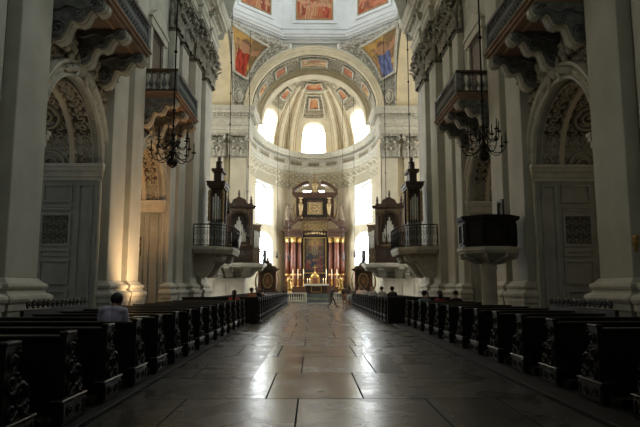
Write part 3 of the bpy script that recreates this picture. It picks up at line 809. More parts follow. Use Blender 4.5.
for sx, sd, robe, s in ((-1, 'left', (.50, .05, .02), 2), (1, 'right', (.16, .20, .42), 9)):
    f = pend(sx, 1)
    def P(u, v, h):
        uu = u if sx < 0 else 1 - u          # 0 = transept side, 1 = choir side
        t = .47 + .45 * v - .05 * (1 - v) * uu - .06 * v * uu
        return f(.26 + .68 * (1 - uu), t, h + .24)
    picture('pendentive_fresco', P, 40, 44, saint(robe, s), 'fresco of a figure in a %s robe on the %s pendentive' % ('red' if sx < 0 else 'blue', sd), 'pendentive frescoes', .13)
    # oval cartouche at the pendentive foot
    cc = Vector(f(.5, .17, .2)); k = MB()
    d = Vector((-sx, -1, 0)).normalized(); sdv = Vector((d.y, -d.x, 0))
    k.tube([(cc + sdv * .42 * cos(a) + Vector((0, 0, .62 * sin(a))))[:] for a in [2 * pi * i / 20 for i in range(20)]], .09, 6, 0, True)
    k.ball(cc[:], .34, 8, 0, .8, .8, 1.4)
    struct(k.build('trim_cartouche', M['moulding']), 'oval stucco cartouche at the foot of the %s pendentive' % sd)
# octagon
OC = [(A0 / cos(pi / 8) * cos(pi / 8 + pi / 4 * i), CY + A0 / cos(pi / 8) * sin(pi / 8 + pi / 4 * i)) for i in range(8)]
mb = MB().sweep(OC, [(0, 25.05), (.15, 25.05), (.18, 25.25), (.3, 25.3), (.3, 25.42), (.55, 25.5), (.58, 25.68), (.66, 25.78), (.66, 25.86), (0, 25.95)], 0, True)
dentils(mb, OC + OC[:1], .28, 25.3, 25.44, .26)
mb.sweep(OC, [(0, 26.5), (.08, 26.5), (.1, 26.62), (.02, 26.66)], 0, True)
struct(mb.build('trim_octagon', M['drum']), 'dentilled octagonal cornice under the dome')
def side(i):
    a, b = Vector(OC[i]), Vector(OC[(i + 1) % 8]); d = (b - a).normalized(); n = Vector((-d.y, d.x)); L_ = (b - a).length
    return lambda u, z, dd: ((a + d * (L_ / 2 + u) - n * dd).x, (a + d * (L_ / 2 + u) - n * dd).y, z), L_
mb = MB()
for i in range(8):
    f, L_ = side(i)
    holed(mb, f, -L_ / 2, L_ / 2, 25.9, 40, [(-1.3, 1.3, 33.2, archtop(0, 1.3, 37.5, 1.2))], 3, 0, 0, .6)
for i in range(8):
    a, b = OC[i], OC[(i + 1) % 8]
    mb.add([(a[0], a[1], 40), (b[0], b[1], 40), (0, CY, 48)], [(0, 1, 2)])
struct(mb.build('wall_drum', M['drum']), 'pale blue-grey octagonal drum of the dome')
names = {1: 'far', 0: 'far right', 2: 'far left', 7: 'right', 3: 'left', 4: 'near left', 5: 'near', 6: 'near right'}
for i in range(8):
    f, L_ = side(i)
    window(wn, f, -1.3, 1.3, 33.2, archtop(0, 1.3, 37.5, 1.2), 'high window in the %s face of the dome drum' % names[i], 2, 4, 'pane_drum', .5, 8); wn += 1
    if i in (7, 0, 1, 2, 3):
        P = lambda u, v, h: f((.5 - u) * -3.5, 27.5 + 4.6 * v, -h)
        t = picture('drum_painting', P, 50, 60, crowd(30 + i, (.50, .17, .08), [(.42, .07, .03), (.52, .15, .06), (.30, .06, .03), (.58, .28, .13)], 15), 'large red painting on the %s face of the dome drum' % names[i], 'paintings of the drum', .08, 'oldgold')
        fr = MB()
        F = lambda u, v, h: f(u, v, -h)
        framed(fr, F, -2.15, 2.15, 27.1, 32.5, .3, .1)
        fr.build('stucco_surround', M['drum'], t)
# ================================================================== FURNISHINGS
BAL = [(.05, 0), (.06, .03), (.035, .06), (.045, .1), (.085, .2), (.08, .3), (.045, .42), (.03, .52), (.045, .6), (.05, .64), (.055, .68)]
BAL2 = [(.09, 0), (.09, .05), (.05, .08), (.05, .11), (.11, .22), (.1, .32), (.055, .46), (.04, .58), (.07, .63), (.09, .66), (.09, .70)]
def balcony(c, label):
    z = 9.0
    t = thing('oratory_balcony', label, 'balcony', (-W, c, z), 'oratory balconies above the chapel arches')
    mb = MB().box(-W, -5.52, c - 2.05, c + 2.05, z + .1, z + .26).box(-W, -5.60, c - 2.0, c + 2.0, z, z + .1).box(-W, -5.46, c - 2.1, c + 2.1, z + .2, z + .26)
    mb.build('slab', M['terracotta'], t)
    mb = MB()
    fn = lambda u, v, h: (-5.68 - u, c + v, z - h)
    for v0 in (-1.55, .15): framed(mb, fn, .15, 1.2, v0, v0 + 1.4, .1, .04)
    mb.build('soffit_panel', M['soffit'], t)
    for k in (-1, 0, 1):
        y = c + 1.72 * k
        prof = [(0, 0), (1.34, 0), (1.42, -.1), (1.42, -.22), (1.33, -.31), (1.2, -.32), (1.1, -.27), (1.02, -.3), (.97, -.42), (.9, -.55), (.76, -.6), (.65, -.55), (.56, -.58), (.5, -.72), (.46, -.9), (.36, -1.03), (.2, -1.07), (.08, -1.0), (0, -.92)]
        mb = MB()
        for hw, sh, m_ in ((.27, 1.0, 1), (.19, 1.03, 0), (.09, 1.06, 0)):
            pr = [(-W + a * (sh if a > .05 else 1), z + b * sh) for a, b in prof]
            mb.prism(pr, lambda a, b: (a, y - hw, b), lambda a, b: (a, y + hw, b), m_)
        for e in (-1, 1):
            ye = y + e * .29
            for (vx, vz, r) in ((1.2, -.16, .15), (.78, -.40, .16), (.28, -.78, .22)):
                pts = [(-W + vx + cos(a) * r * (1 - a / 14), ye, z + vz + sin(a) * r * (1 - a / 14)) for a in [i / 18 * 11 for i in range(19)]]
                mb.tube(pts, .03, 5, 1)
            mb.tube([(-W + .1 + .13 * i, ye, z - .22 - .06 * sin(i * 1.4)) for i in range(9)], .035, 5, 1)
        o = mb.build('console', [M['moulding'], M['slate']], t)
    mb = MB()
    for k in (-1, 1):       # stucco foliage between the consoles
        mb = MB()
        for i in range(16):
            mb.ball((-W + .12 + .02 * (i % 3), c + k * .86 + .55 * n3(i * .7, k * 3), z - .75 + .4 * n3(i * .9, 7 + k)), .13 + .04 * n3(i, 2), 6)
        mb.build('foliage_stucco', M['relief'], t)
    zb = z + .26
    for (x0, x1, y0, y1) in ((-5.72, -5.52, c - 2.02, c + 2.02), (-W, -5.72, c - 2.02, c - 1.82), (-W, -5.72, c + 1.82, c + 2.02)):
        MB().bbox(x0, x1, y0, y1, zb, zb + .1, .02).build('bottom_rail', M['dkwood'], t)
        MB().bbox(x0 - (.03 if x0 > -6 else 0), x1 + .03 * (x0 > -6), y0 - .03, y1 + .03, zb + .82, zb + .94, .025).build('handrail', M['dkwood'], t)
    src = MB().lathe(BAL2, (0, 0, 0), 8).build('baluster', M['slate'], t, False)
    pos = [(-5.62, c - 1.78 + 3.56 * i / 17) for i in range(18)] + [(-W + .2 + .25 * i, c + s * 1.92) for i in range(5) for s in (-1, 1)]
    for i, (x, y) in enumerate(pos):
        b = src if i == 0 else src.copy()
        if i: LINK(b); b.parent = t
        b.location = (x + W, y - c, zb + .11 - z)
    for s in (-1, 1):
        MB().bbox(-5.74, -5.50, c + s * 1.92 - .12, c + s * 1.92 + .12, zb + .1, zb + .82, .02).build('corner_post', M['slate'], t)
    return t
for i, c in enumerate(BAYS):
    t = balcony(c, 'dark balustraded balcony on scroll brackets, left wall, %s from the camera' % ORD[i + 1])
    mirrored(t, 'dark balustraded balcony on scroll brackets, right wall, %s from the camera' % ORD[i + 1])
    # door behind the balcony with stucco surround
    d = MB()
    d.box(-W, -W + .14, c - 1.15, c - .85, 9.27, 12.4).box(-W, -W + .14, c + .85, c + 1.15, 9.27, 12.4).box(-W, -W + .2, c - 1.3, c + 1.3, 12.4, 12.75)
    d.prism([(-1.45, 12.75), (1.45, 12.75), (.7, 13.3), (0, 13.55), (-.7, 13.3)], lambda a, b: (-W, c + a, b), lambda a, b: (-W + .25, c + a, b))
    o = struct(d.build('door_%d' % (i + 1), M['moulding']), 'stucco door surround behind the left balcony, %s bay' % ORD[i + 1])
    lf = MB().box(-W, -W + .05, c - .85, c + .85, 9.27, 12.4); framed(lf, lambda u, v, h: (-W + .05 + h, c + u, v), -.75, .75, 9.4, 12.3, .08, .03)
    lf = lf.build('door_leaf', M['dkwood'], o); lf['kind'] = 'structure'
    r = copy_tree(o); r.scale.x = -1; r['label'] = 'stucco door surround behind the right balcony, %s bay' % ORD[i + 1]; r.name = 'door_%d' % (i + 3)

# ---- iron railing along a plan path
def railing(mb, path, z, h=1.15, step=.16):
    for zz, r in ((z + .06, .022), (z + h, .03), (z + h - .18, .016)):
        mb.tube([(x, y, zz) for x, y in path], r, 6)
    for a, b in zip(path, path[1:]):
        a, b = Vector(a), Vector(b); L_ = (b - a).length; k = max(1, int(L_ / step)); d = (b - a).normalized()
        for i in range(k + 1):
            q = a + (b - a) * i / k
            mb.tube([(q.x, q.y, z), (q.x, q.y, z + h)], .03 if i in (0, k) else .012, 5)
            if i < k:
                m_ = a + (b - a) * (i + .5) / k
                mb.tube([(m_.x + d.x * .06 * cos(t), m_.y + d.y * .06 * cos(t), z + h - .42 + .13 * sin(t)) for t in [2 * pi * j / 10 for j in range(10)]], .009, 4, 0, True)
                mb.tube([(m_.x + d.x * .05 * cos(t), m_.y + d.y * .05 * cos(t), z + .26 + .1 * sin(t)) for t in [2 * pi * j / 8 for j in range(8)]], .009, 4, 0, True)
def gallery(name, poly, z, label, cor):
    c = (sum(p[0] for p in poly) / len(poly), sum(p[1] for p in poly) / len(poly))
    t = thing(name, label, 'gallery', (c[0], c[1], z), 'organ galleries at the crossing')
    mb = MB()
    grow = lambda k: [(c[0] + (x - c[0]) * k, c[1] + (y - c[1]) * k) for x, y in poly]
    for k, a, b in ((.93, 0, .1), (.97, .1, .2), (1.0, .2, .36)):
        mb.prism(grow(k), lambda x, y: (x, y, z + a), lambda x, y: (x, y, z + b))
    mb.build('platform', M['moulding'], t)
    r = MB(); railing(r, [((x - c[0]) * .96 + c[0], (y - c[1]) * .96 + c[1]) for x, y in poly[1:-1] and poly], z + .36)
    r.build('iron_railing', M['iron'], t)
    for (x, y, dx, dy, L_, H_, w) in cor:
        d = Vector((dx, dy)).normalized(); n = Vector((-d.y, d.x))
        prof = [(0, 0), (L_, 0), (L_ * 1.04, -.12 * H_), (L_ * .98, -.3 * H_), (L_ * .84, -.36 * H_), (L_ * .72, -.3 * H_), (L_ * .62, -.42 * H_), (L_ * .5, -.7 * H_), (L_ * .34, -.95 * H_), (L_ * .15, -H_), (0, -.9 * H_)]
        mb = MB()
        for hw, s in ((w, 1), (w * .55, 1.05)):
            mb.prism([(a * s, b * s) for a, b in prof], lambda a, b: (x + d.x * a + n.x * hw, y + d.y * a + n.y * hw, z + b), lambda a, b: (x + d.x * a - n.x * hw, y + d.y * a - n.y * hw, z + b))
        for e in (-1, 1):
            for vx, vz, rr in ((L_ * .86, -.16 * H_, .15 * H_), (L_ * .22, -.72 * H_, .2 * H_)):
                mb.tube([(x + d.x * (vx + cos(a) * rr * (1 - a / 13)) + n.x * e * (w + .01), y + d.y * (vx + cos(a) * rr * (1 - a / 13)) + n.y * e * (w + .01), z + vz + sin(a) * rr * (1 - a / 13)) for a in [i / 14 * 10 for i in range(15)]], .03, 5)
        mb.build('scroll_corbel', M['moulding'], t)
    return t
g = gallery('organ_gallery', [(-6.43, 30.2), (-5.3, 30.2), (-4.45, 31.3), (-4.45, 34.2), (-5.3, 35.3), (-6.43, 35.3)], 3.4, 'iron-railed organ gallery on the near left crossing pier', [(-6.44, 31.5, 1, 0, 1.5, 1.2, .35), (-6.44, 34.0, 1, 0, 1.5, 1.2, .35)])
mirrored(g, 'iron-railed organ gallery on the near right crossing pier')
g = gallery('organ_gallery', [(-9.3, 53.3), (-9.3, 51.0), (-6.2, 50.2), (-4.4, 51.0), (-4.3, 53.0), (-5.6, 53.3)], 3.35, 'iron-railed organ gallery on the far left crossing pier', [(-9.0, 52.8, 0, -1, 1.6, .85, .3), (-7.6, 52.8, 0, -1, 2.0, .85, .3), (-6.3, 52.8, .25, -1, 2.0, .85, .3), (-6.25, 52.9, 1, -.3, 1.6, .85, .25)])
mirrored(g, 'iron-railed organ gallery on the far right crossing pier')
for s, sd in ((-1, 'left'), (1, 'right')):
    mb = MB().box(s * 9.4, s * 6.25, 52.7, 53.17, 0, 2.2).box(s * 9.5, s * 6.15, 52.6, 53.17, 0, .55).box(s * 9.48, s * 6.17, 52.62, 53.17, 2.2, 2.42)
    for a, b in ((9.2, 8.0), (7.8, 6.5)):
        framed(mb, lambda u, v, h: (s * u, 52.7 - h, v), b, a, .75, 2.05, .08, .05)
    o = mb.build('pier_pedestal', M['white'])
    tag(o, 'pale stone pedestal under the far %s organ gallery' % sd, 'pedestal', 'pier pedestals')

# ---- organ cases
def pipes(mb, xs, y, z0, zt, r):
    for x in xs:
        t = zt(x); mb.lathe([(.02, z0 - .18), (r, z0), (r, t), (.7 * r, t)], (x, y, 0), 8)
t = thing('organ_case', 'narrow dark organ case on the near left gallery', 'organ', (-5.62, 33.2, 3.77), 'organ cases')
MB().box(-5.971, -5.269, 32.5, 33.9, 3.77, 5.2).box(-6.01, -5.23, 32.45, 33.95, 5.1, 5.25).box(-6.01, -5.23, 32.45, 33.95, 3.77, 3.95).build('base', M['slate'], t)
mb = MB()
for x in (-5.948, -5.355): 
    for y in (32.5, 33.78): mb.box(x, x + .12, y, y + .12, 5.25, 7.2)
mb.box(-5.87, -5.339, 32.75, 33.85, 5.25, 7.2)
mb.build('case', M['dkwood'], t)
mb = MB(); pipes(mb, [-5.815 + .14 * i for i in range(5)], 32.65, 5.5, lambda x: 6.9 - 1.2 * abs(x + 5.67), .055)
mb.build('pipe_front', M['tin'], t)
mb = MB().box(-6.049, -5.175, 32.4, 34, 7.2, 7.32).box(-6.127, -5.113, 32.3, 34.1, 7.32, 7.5).box(-6.166, -5.074, 32.25, 34.15, 7.5, 7.58)
mb.box(-5.815, -5.386, 32.7, 33.7, 7.58, 8.2).box(-5.932, -5.269, 32.55, 33.85, 8.2, 8.36).box(-5.737, -5.464, 32.9, 33.5, 8.36, 8.75).lathe([(.15, 8.75), (.2, 8.85), (.08, 8.95), (.12, 9.05), (.02, 9.2)], (-5.597, 33.2, 0), 8)
mb.build('cornice', M['dkwood'], t)
mb = MB()
for e in (-6.01, -5.23):
    mb.tube([(e, 32.5, 5.3 + .18 * i) for i in range(11)], [.05 + .03 * (i % 2) for i in range(11)], 6)
mb.build('gilt_carving', M['oldgold'], t)
mirrored(t, 'narrow dark organ case on the near right gallery')
def far_organ():
    x0, y0, z0 = -6.8, 51.95, 3.72
    t = thing('organ_case', 'organ case with pale pipes in an arch on the far left gallery', 'organ', (x0, y0, z0), 'organ cases', .22)
    B = lambda *a: MB().box(*a)
    B(-1.25, 1.25, -.4, .6, 0, 1.5).box(-1.32, 1.32, -.46, .62, 1.4, 1.55).box(-1.32, 1.32, -.46, .62, 0, .18).build('base', M['dkwood'], t, False)
    mb = MB()
    holed(mb, lambda u, z, d: (u, -.4 + d, z), -1.25, 1.25, 1.55, 4.9, [(-.75, .75, 1.7, archtop(0, .75, 3.8))], 2, 0, 0, .35)
    mb.box(-1.25, 1.25, 0, .6, 1.55, 4.9)
    mb.build('case', M['organ'], t, False)
    mb = MB(); pipes(mb, [-.6 + .15 * i for i in range(9)], -.22, 2.0, lambda x: 4.15 - 2.3 * abs(x), .07)
    mb.build('pipe_front', M['tin'], t, False)
    mb = MB()
    fr = lambda h, d, z: (h, -.4 - d, z)
    mb.ring(0, 3.8, [(.75, 0), (.75, .12), (.92, .12), (.92, 0)], 0, pi, 20, fr)
    mb.box(-.92, -.75, -.52, -.4, 1.6, 3.8).box(.75, .92, -.52, -.4, 1.6, 3.8).box(-.74, .74, -.03, -.01, 1.7, 4.5)
    for s in (-1, 1):
        mb.lathe([(.13, 1.55), (.13, 1.7), (.1, 1.75), (.09, 4.2), (.13, 4.3), (.15, 4.6)], (s * 1.1, -.55, 0), 10)
    mb.build('arch_frame', M['dkwood'], t, False)
    mb = MB().box(-1.4, 1.4, -.75, .62, 4.9, 5.0).box(-1.5, 1.5, -.85, .62, 5.0, 5.15)
    mb.prism([(-1.3, 5.15), (1.3, 5.15), (1.1, 5.3), (.7, 5.35), (.55, 5.7), (.2, 5.85), (-.2, 5.85), (-.55, 5.7), (-.7, 5.35), (-1.1, 5.3)], lambda a, b: (a, -.5, b), lambda a, b: (a, .4, b))
    for q in (-1.1, 0, 1.1):
        zz = 5.85 if q == 0 else 5.3
        mb.lathe([(.16, zz), (.2, zz + .12), (.08, zz + .2), (.13, zz + .4), (.07, zz + .6), (.09, zz + .7), (.02, zz + .8)], (q, 0, 0), 8)
    mb.build('cornice', M['dkwood'], t, False)
    for s in (-1, 1):
        B(s * 1.3, s * 1.95, -.2, .5, 0, 3.4).box(s * 1.26, s * 2.02, -.3, .52, 3.3, 3.5).build('side_tower', M['organ'], t, False)
        mb = MB(); pipes(mb, [s * (1.4 + .12 * i) for i in range(5)], -.27, 1.5, lambda x: 3.0 - .5 * (abs(x) - 1.4), .055); mb.build('side_pipes', M['tin'], t, False)
    return t
t = far_organ()
dup(t, (6.8, 51.95, 3.72), 'organ case with pale pipes in an arch on the far right gallery', True, rz=-.22)

# ---- statues (draped figures)
def statue_mesh(mb, h, seed=0, s=1):
    """draped standing figure, foot at the origin, facing -y; a single continuous lathe-like body with folds"""
    rings = [(0, .20, .16), (.04, .19, .15), (.25, .17, .13), (.45, .16, .125), (.56, .135, .105), (.62, .125, .10), (.72, .155, .11), (.80, .165, .10), (.84, .12, .085), (.86, .05, .05), (.885, .045, .05), (.90, .06, .065), (.93, .068, .075), (.96, .066, .072), (.985, .045, .05), (1, .008, .008)]
    vs = []; n = 18
    for z, a, b in rings:
        lean = .03 * sin(z * 4 + seed) 
        for i in range(n):
            th = 2 * pi * i / n
            fold = 1 + (.10 * sin(th * 6 + z * 5 + seed) if z < .6 else .04 * sin(th * 4 + z * 9) if z < .84 else 0)
            vs.append((h * (lean + a * cos(th) * fold) * s, h * b * sin(th) * fold, h * z))
    mb.add(vs, [(j * n + i, j * n + (i + 1) % n, (j + 1) * n + (i + 1) % n, (j + 1) * n + i) for j in range(len(rings) - 1) for i in range(n)] + [tuple(range(n))[::-1]], 0, True)
    for e in (-1, 1):
        up = .12 if e * s > 0 else -.02
        mb.tube([(s * e * .14 * h, 0, .79 * h), (s * e * .21 * h, -.03 * h, .68 * h), (s * e * .19 * h, -.13 * h, (.60 + up) * h), (s * e * .15 * h, -.2 * h, (.62 + up * 1.6) * h)], [.05 * h, .045 * h, .035 * h, .02 * h], 8)
    mb.tube([(s * .17 * h, -.19 * h, .1 * h), (s * .17 * h, -.19 * h, 1.05 * h)], .012 * h, 6)

# ---- pulpit
px, py = 5.62, 19.1
t = thing('pulpit', 'black polygonal pulpit on a stone stem at the right pier', 'pulpit', (px, py, 0))
def octo(r, x=px, y=py, n=8): return [(x + r * cos(pi / n + 2 * pi * i / n), y + r * sin(pi / n + 2 * pi * i / n)) for i in range(n)]
pm_ = lambda mb, r, a, b: mb.prism(octo(r), lambda x, y: (x, y, a), lambda x, y: (x, y, b))
mb = MB(); pm_(mb, .92, 2.92, 3.8)
for i in range(8):
    a, b = Vector(octo(.93)[i]), Vector(octo(.93)[(i + 1) % 8]); d = (b - a).normalized(); n_ = Vector((d.y, -d.x))
    F = lambda u, v, h: ((a + d * u + n_ * h).x, (a + d * u + n_ * h).y, v)
    framed(mb, F, .06, (b - a).length - .06, 3.02, 3.7, .06, .03)
mb.build('parapet', M['blackwood'], t)
mb = MB(); pm_(mb, 1.0, 3.8, 3.86); pm_(mb, 1.04, 3.86, 3.93); mb.build('rim', M['blackwood'], t)
mb = MB(); pm_(mb, 1.02, 2.8, 2.92); pm_(mb, .96, 2.72, 2.8)
mb.lathe([(.24, 2.4), (.32, 2.44), (.45, 2.5), (.7, 2.6), (.9, 2.72)], (px, py, 0), 8, 0, False, rot=pi / 8)
for i in range(8):
    a = 2 * pi * i / 8 + pi / 8
    mb.tube([(px + cos(a) * r, py + sin(a) * r, z) for r, z in ((.28, 2.42), (.46, 2.46), (.62, 2.55), (.85, 2.6), (.92, 2.7))], [.05, .07, .06, .07, .04], 6)
mb.build('corbel', M['moulding'], t)
MB().lathe([(.29, .062), (.29, .3), (.26, .35), (.25, .6), (.25, 2.2), (.3, 2.25), (.26, 2.3), (.3, 2.4), (.24, 2.42)], (px, py, 0), 16).build('stem', M['moulding'], t)
# framed picture on the pier behind the pulpit
t = thing('picture_frame', 'small dark framed picture hanging on the right pier above the pulpit', 'picture', (6.68, 20.85, 4.35))
fr = MB(); framed(fr, lambda u, v, h: (6.69 - h, 20.85 + u, 4.3 + v), -.32, .32, -.48, .48, .09, .06)
fr.build('frame', M['blackwood'], t)
MB().grid(lambda u, v: (6.68, 21.13 - .56 * u, 3.87 + .86 * v), 20, 30, 0, False, crowd(41, (.10, .09, .07), [(.05, .04, .03), (.14, .12, .09)], 3)).build('painting', M['paint'], t, fix=False)
tag(MB().lathe([(.05, 0), (.07, .06), (.06, .2), (.03, .3), (.02, .36)], (0, 0, 0), 8, mat=Matrix.Rotation(pi, 3, 'X')).build('wall_lantern', M['gold']), 'small brass wall lantern at the right picture edge', 'lantern').location = (6.73, 12.3, 2.75)

# ---- chandeliers
def chandelier(name, loc, rod, R_, label, arms=(8, 8), group='dark branched chandeliers', cand=True):
    t = thing(name, label, 'chandelier', loc, group)
    k = R_ / .8
    body = [(.02, -1.0), (.06, -.97), (.16, -.9), (.2, -.78), (.16, -.66), (.07, -.58), (.06, -.5), (.13, -.42), (.14, -.36), (.07, -.3), (.05, -.18), (.1, -.08), (.11, 0), (.06, .08), (.05, .22), (.09, .3), (.08, .38), (.04, .46), (.03, .6), (.06, .66), (.02, .75)]
    MB().lathe([(r * k * 1.15, z * k) for r, z in body], n=12).build('body', M['bronze'], t, False)
    rodm = MB().tube([(0, 0, .7 * k), (0, 0, rod)], .028 if R_ > .45 else .018, 6)
    z = 1.2
    while z < rod:
        rodm.ball((0, 0, z), .07 if R_ > .45 else .04, 6); z += 2.2
    rodm.build('rod', M['iron'], t, False)
    for tier, (n, rr, zz) in enumerate(((arms[0], R_, -.45 * k), (arms[1], R_ * .72, .05 * k))):
        for i in range(n):
            a = 2 * pi * (i + .5 * tier) / n + .3
            pts = [(.1, zz), (.3 * rr, zz - .16 * k), (.55 * rr, zz - .27 * k), (.8 * rr, zz - .26 * k), (.97 * rr, zz - .1 * k), (rr, zz + .06 * k)]
            m_ = MB().tube([(cos(a) * r, sin(a) * r, z) for r, z in pts], .02 * k, 6)
            m_.tube([(cos(a) * (.35 * rr + .1 * k * cos(q)), sin(a) * (.35 * rr + .1 * k * cos(q)), zz - .05 * k + .1 * k * sin(q)) for q in [j / 10 * 2 * pi for j in range(9)]], .013 * k, 5)
            c = (cos(a) * rr, sin(a) * rr, zz + .06 * k)
            m_.lathe([(.02 * k, 0), (.09 * k, .03 * k), (.1 * k, .06 * k), (.03 * k, .06 * k), (.035 * k, .14 * k)], c, 8)
            arm = m_.build('arm', M['bronze'], t, False)
            if cand:
                cd = MB().lathe([(.022 * k, 0), (.022 * k, .3 * k), (.004, .33 * k)], (c[0], c[1], c[2] + .12 * k), 6).build('candle', M['bronze'], arm, False)
    return t
chandelier('chandelier', (-5.17, 20.3, 6.75), 15, .74, 'large black chandelier hanging on the left in front of the second balcony')
chandelier('chandelier', (5.45, 18.6, 6.6), 15, .70, 'large black chandelier hanging on the right above the pulpit')
chandelier('chandelier', (-5.85, 38.9, 7.15), 16, .5, 'small dark chandelier beside the near left organ case', (6, 6))
chandelier('chandelier', (-5.75, 49.6, 6.4), 18, .5, 'small dark chandelier in front of the far left organ case', (6, 6))
chandelier('chandelier', (6.1, 36.6, 7.2), 16, .5, 'small dark chandelier beside the near right organ case', (6, 6))
chandelier('chandelier', (6.2, 49.6, 5.9), 18, .5, 'small dark chandelier in front of the far right organ case', (6, 6))
for x, y, z, lb in ((-3.85, 60.5, 5.1, 'left outermost'), (-2.75, 63.2, 4.9, 'left inner'), (3.2, 63.2, 5.0, 'right inner'), (4.25, 60.5, 5.2, 'right outermost')):
    chandelier('sanctuary_lamp', (x, y, z), 18, .42, 'small hanging bronze lamp before the high altar, %s' % lb, (6, 4), 'hanging lamps before the altar')

# ---- high altar
hx, hy, hz = .15, 70.4, .9
t = thing('high_altar', 'tall red marble and gilt high altar in the apse', 'altar', (hx, hy, hz))
def Bx(name, m, boxes, par=t):
    mb = MB()
    for b in boxes: mb.bbox(*b, .03)
    return mb.build(name, M[m], par, False)
Bx('plinth', 'brmarble', [(-3.9, 3.9, -1.0, .9, 0, .35), (-3.75, 3.75, -.85, .9, .35, .75)])
Bx('altar_ledge', 'brmarble', [(-3.0, 3.0, -1.65, -1.02, 0, .68), (-3.1, 3.1, -1.7, -1.02, .68, .75)])
Bx('back_wall', 'brmarble', [(-3.5, 3.5, .1, .8, .75, 6.8)])
COLX = (1.95, 2.62, 3.3)
for s in (-1, 1):
    for i, x in enumerate(COLX):
        yy = (-.25, -.62, -.3)[i]
        p = Bx('column_pedestal', 'redmarble', [(s * x - .34, s * x + .34, yy - .34, .2, .75, .9), (s * x - .3, s * x + .3, yy - .3, .2, .9, 1.95), (s * x - .36, s * x + .36, yy - .36, .2, 1.95, 2.1)])
        c = MB().lathe([(.30, 2.3), (.31, 3.2), (.29, 4.6), (.25, 6.05)], (s * x, yy, 0), 16).build('column', M['redmarble'], t, False)
        MB().lathe([(.38, 2.1), (.39, 2.16), (.33, 2.2), (.36, 2.26), (.31, 2.31)], (s * x, yy, 0), 16).build('column_base', M['gold'], c, False)
        mb = MB().lathe([(.25, 6.04), (.28, 6.07), (.26, 6.1), (.3, 6.35), (.4, 6.6)], (s * x, yy, 0), 12)
        for k in range(8):
            a = 2 * pi * k / 8; leaf(mb, (s * x + .25 * cos(a), yy + .25 * sin(a), 6.1), (cos(a), sin(a), 0), (-sin(a), cos(a), 0), .42, .22)
        mb.box(s * x - .38, s * x + .38, yy - .38, yy + .38, 6.6, 6.68).build('capital', M['gold'], c, False)
en = []
for s in (-1, 1):
    for (z0, z1, o) in ((6.68, 6.95, .0), (6.95, 7.25, -.06), (7.25, 7.4, .12), (7.4, 7.62, .3)):
        en.append((min(s * 1.5, s * (3.68 + o)), max(s * 1.5, s * (3.68 + o)), -.95 - o, .8, z0, z1))
en.append((-1.6, 1.6, -.15, .8, 6.95, 7.5))
Bx('entablature', 'brmarble', en)
fr = MB()
F = lambda u, v, h: (u, .08 - h, v)
framed(fr, F, -1.62, 1.62, 2.1, 6.95, .26, .22); fr.build('picture_frame', M['blackwood'], t, False)
fr = MB(); framed(fr, F, -1.38, 1.38, 2.34, 6.7, .09, .26); fr.build('gilt_moulding', M['gold'], t, False)
def risen(u, v):
    n = n3(u * 5 + 3, v * 6); c = blend((.03, .03, .035), (.18, .12, .06), max(0, min(1, .4 + n)))
    g = 1 - min(1, hypot((u - .5) / .55, (v - .78) / .42)); c = blend(c, (.55, .38, .13), max(0, g) * 1.2 if g < .83 else 1)
    for q in ((.2, .1, .34, .3, (.45, .09, .03)), (.72, .2, .3, .34, (.42, .08, .03)), (.45, .14, .3, .3, (.06, .08, .12)), (.66, .03, .4, .24, (.50, .14, .05)), (.3, .4, .24, .26, (.08, .08, .10)), (.62, .42, .2, .26, (.20, .13, .06)), (.25, .64, .2, .22, (.30, .18, .07)), (.76, .64, .2, .22, (.28, .16, .07)), (.5, .52, .26, .4, (.50, .40, .22))):
        c = fig(u, v, *q, c)
    return tuple(max(0, q) ** 1.5 * (.26 + .8 * max(0, v - .6)) for q in c)
MB().grid(lambda u, v: (-1.3 + 2.6 * u, .0, 2.4 + 4.25 * v), 60, 90, 0, False, risen).build('altarpiece_painting', M['paint'], t, False, False)
# rising curved pediment wings and the gilt strapwork between them
for s in (-1, 1):
    pts = [(s * (3.75 - 2.2 * q), 7.62 + 1.55 * (q ** 1.25)) for q in [i / 10 for i in range(11)]]
    poly = [(x, z) for x, z in pts] + [(x, z + .32) for x, z in reversed(pts)]
    MB().prism(poly, lambda a, b: (a, -1.1, b), lambda a, b: (a, .5, b)).build('pediment_wing', M['brmarble'], t, False)
mb = MB().box(-1.6, 1.6, 0, .6, 7.5, 9.3)
mb.grid(lambda u, v: (-1.5 + 3 * u, -.05 - .25 * scrolls(u * 3 + .5, v * 1.7, .6), 7.55 + 1.6 * v), 60, 36)
mb.build('gilt_strapwork', M['oldgold'], t, False)
Bx('attic', 'brmarble', [(-2.3, 2.3, -.1, .7, 9.0, 11.6), (-2.45, 2.45, -.35, .7, 8.75, 9.0)])
Bx('attic_entablature', 'brmarble', [(-2.4, 2.4, -.4, .7, 11.6, 11.8), (-2.6, 2.6, -.6, .7, 11.8, 12.0), (-2.8, 2.8, -.75, .7, 12.0, 12.15)])
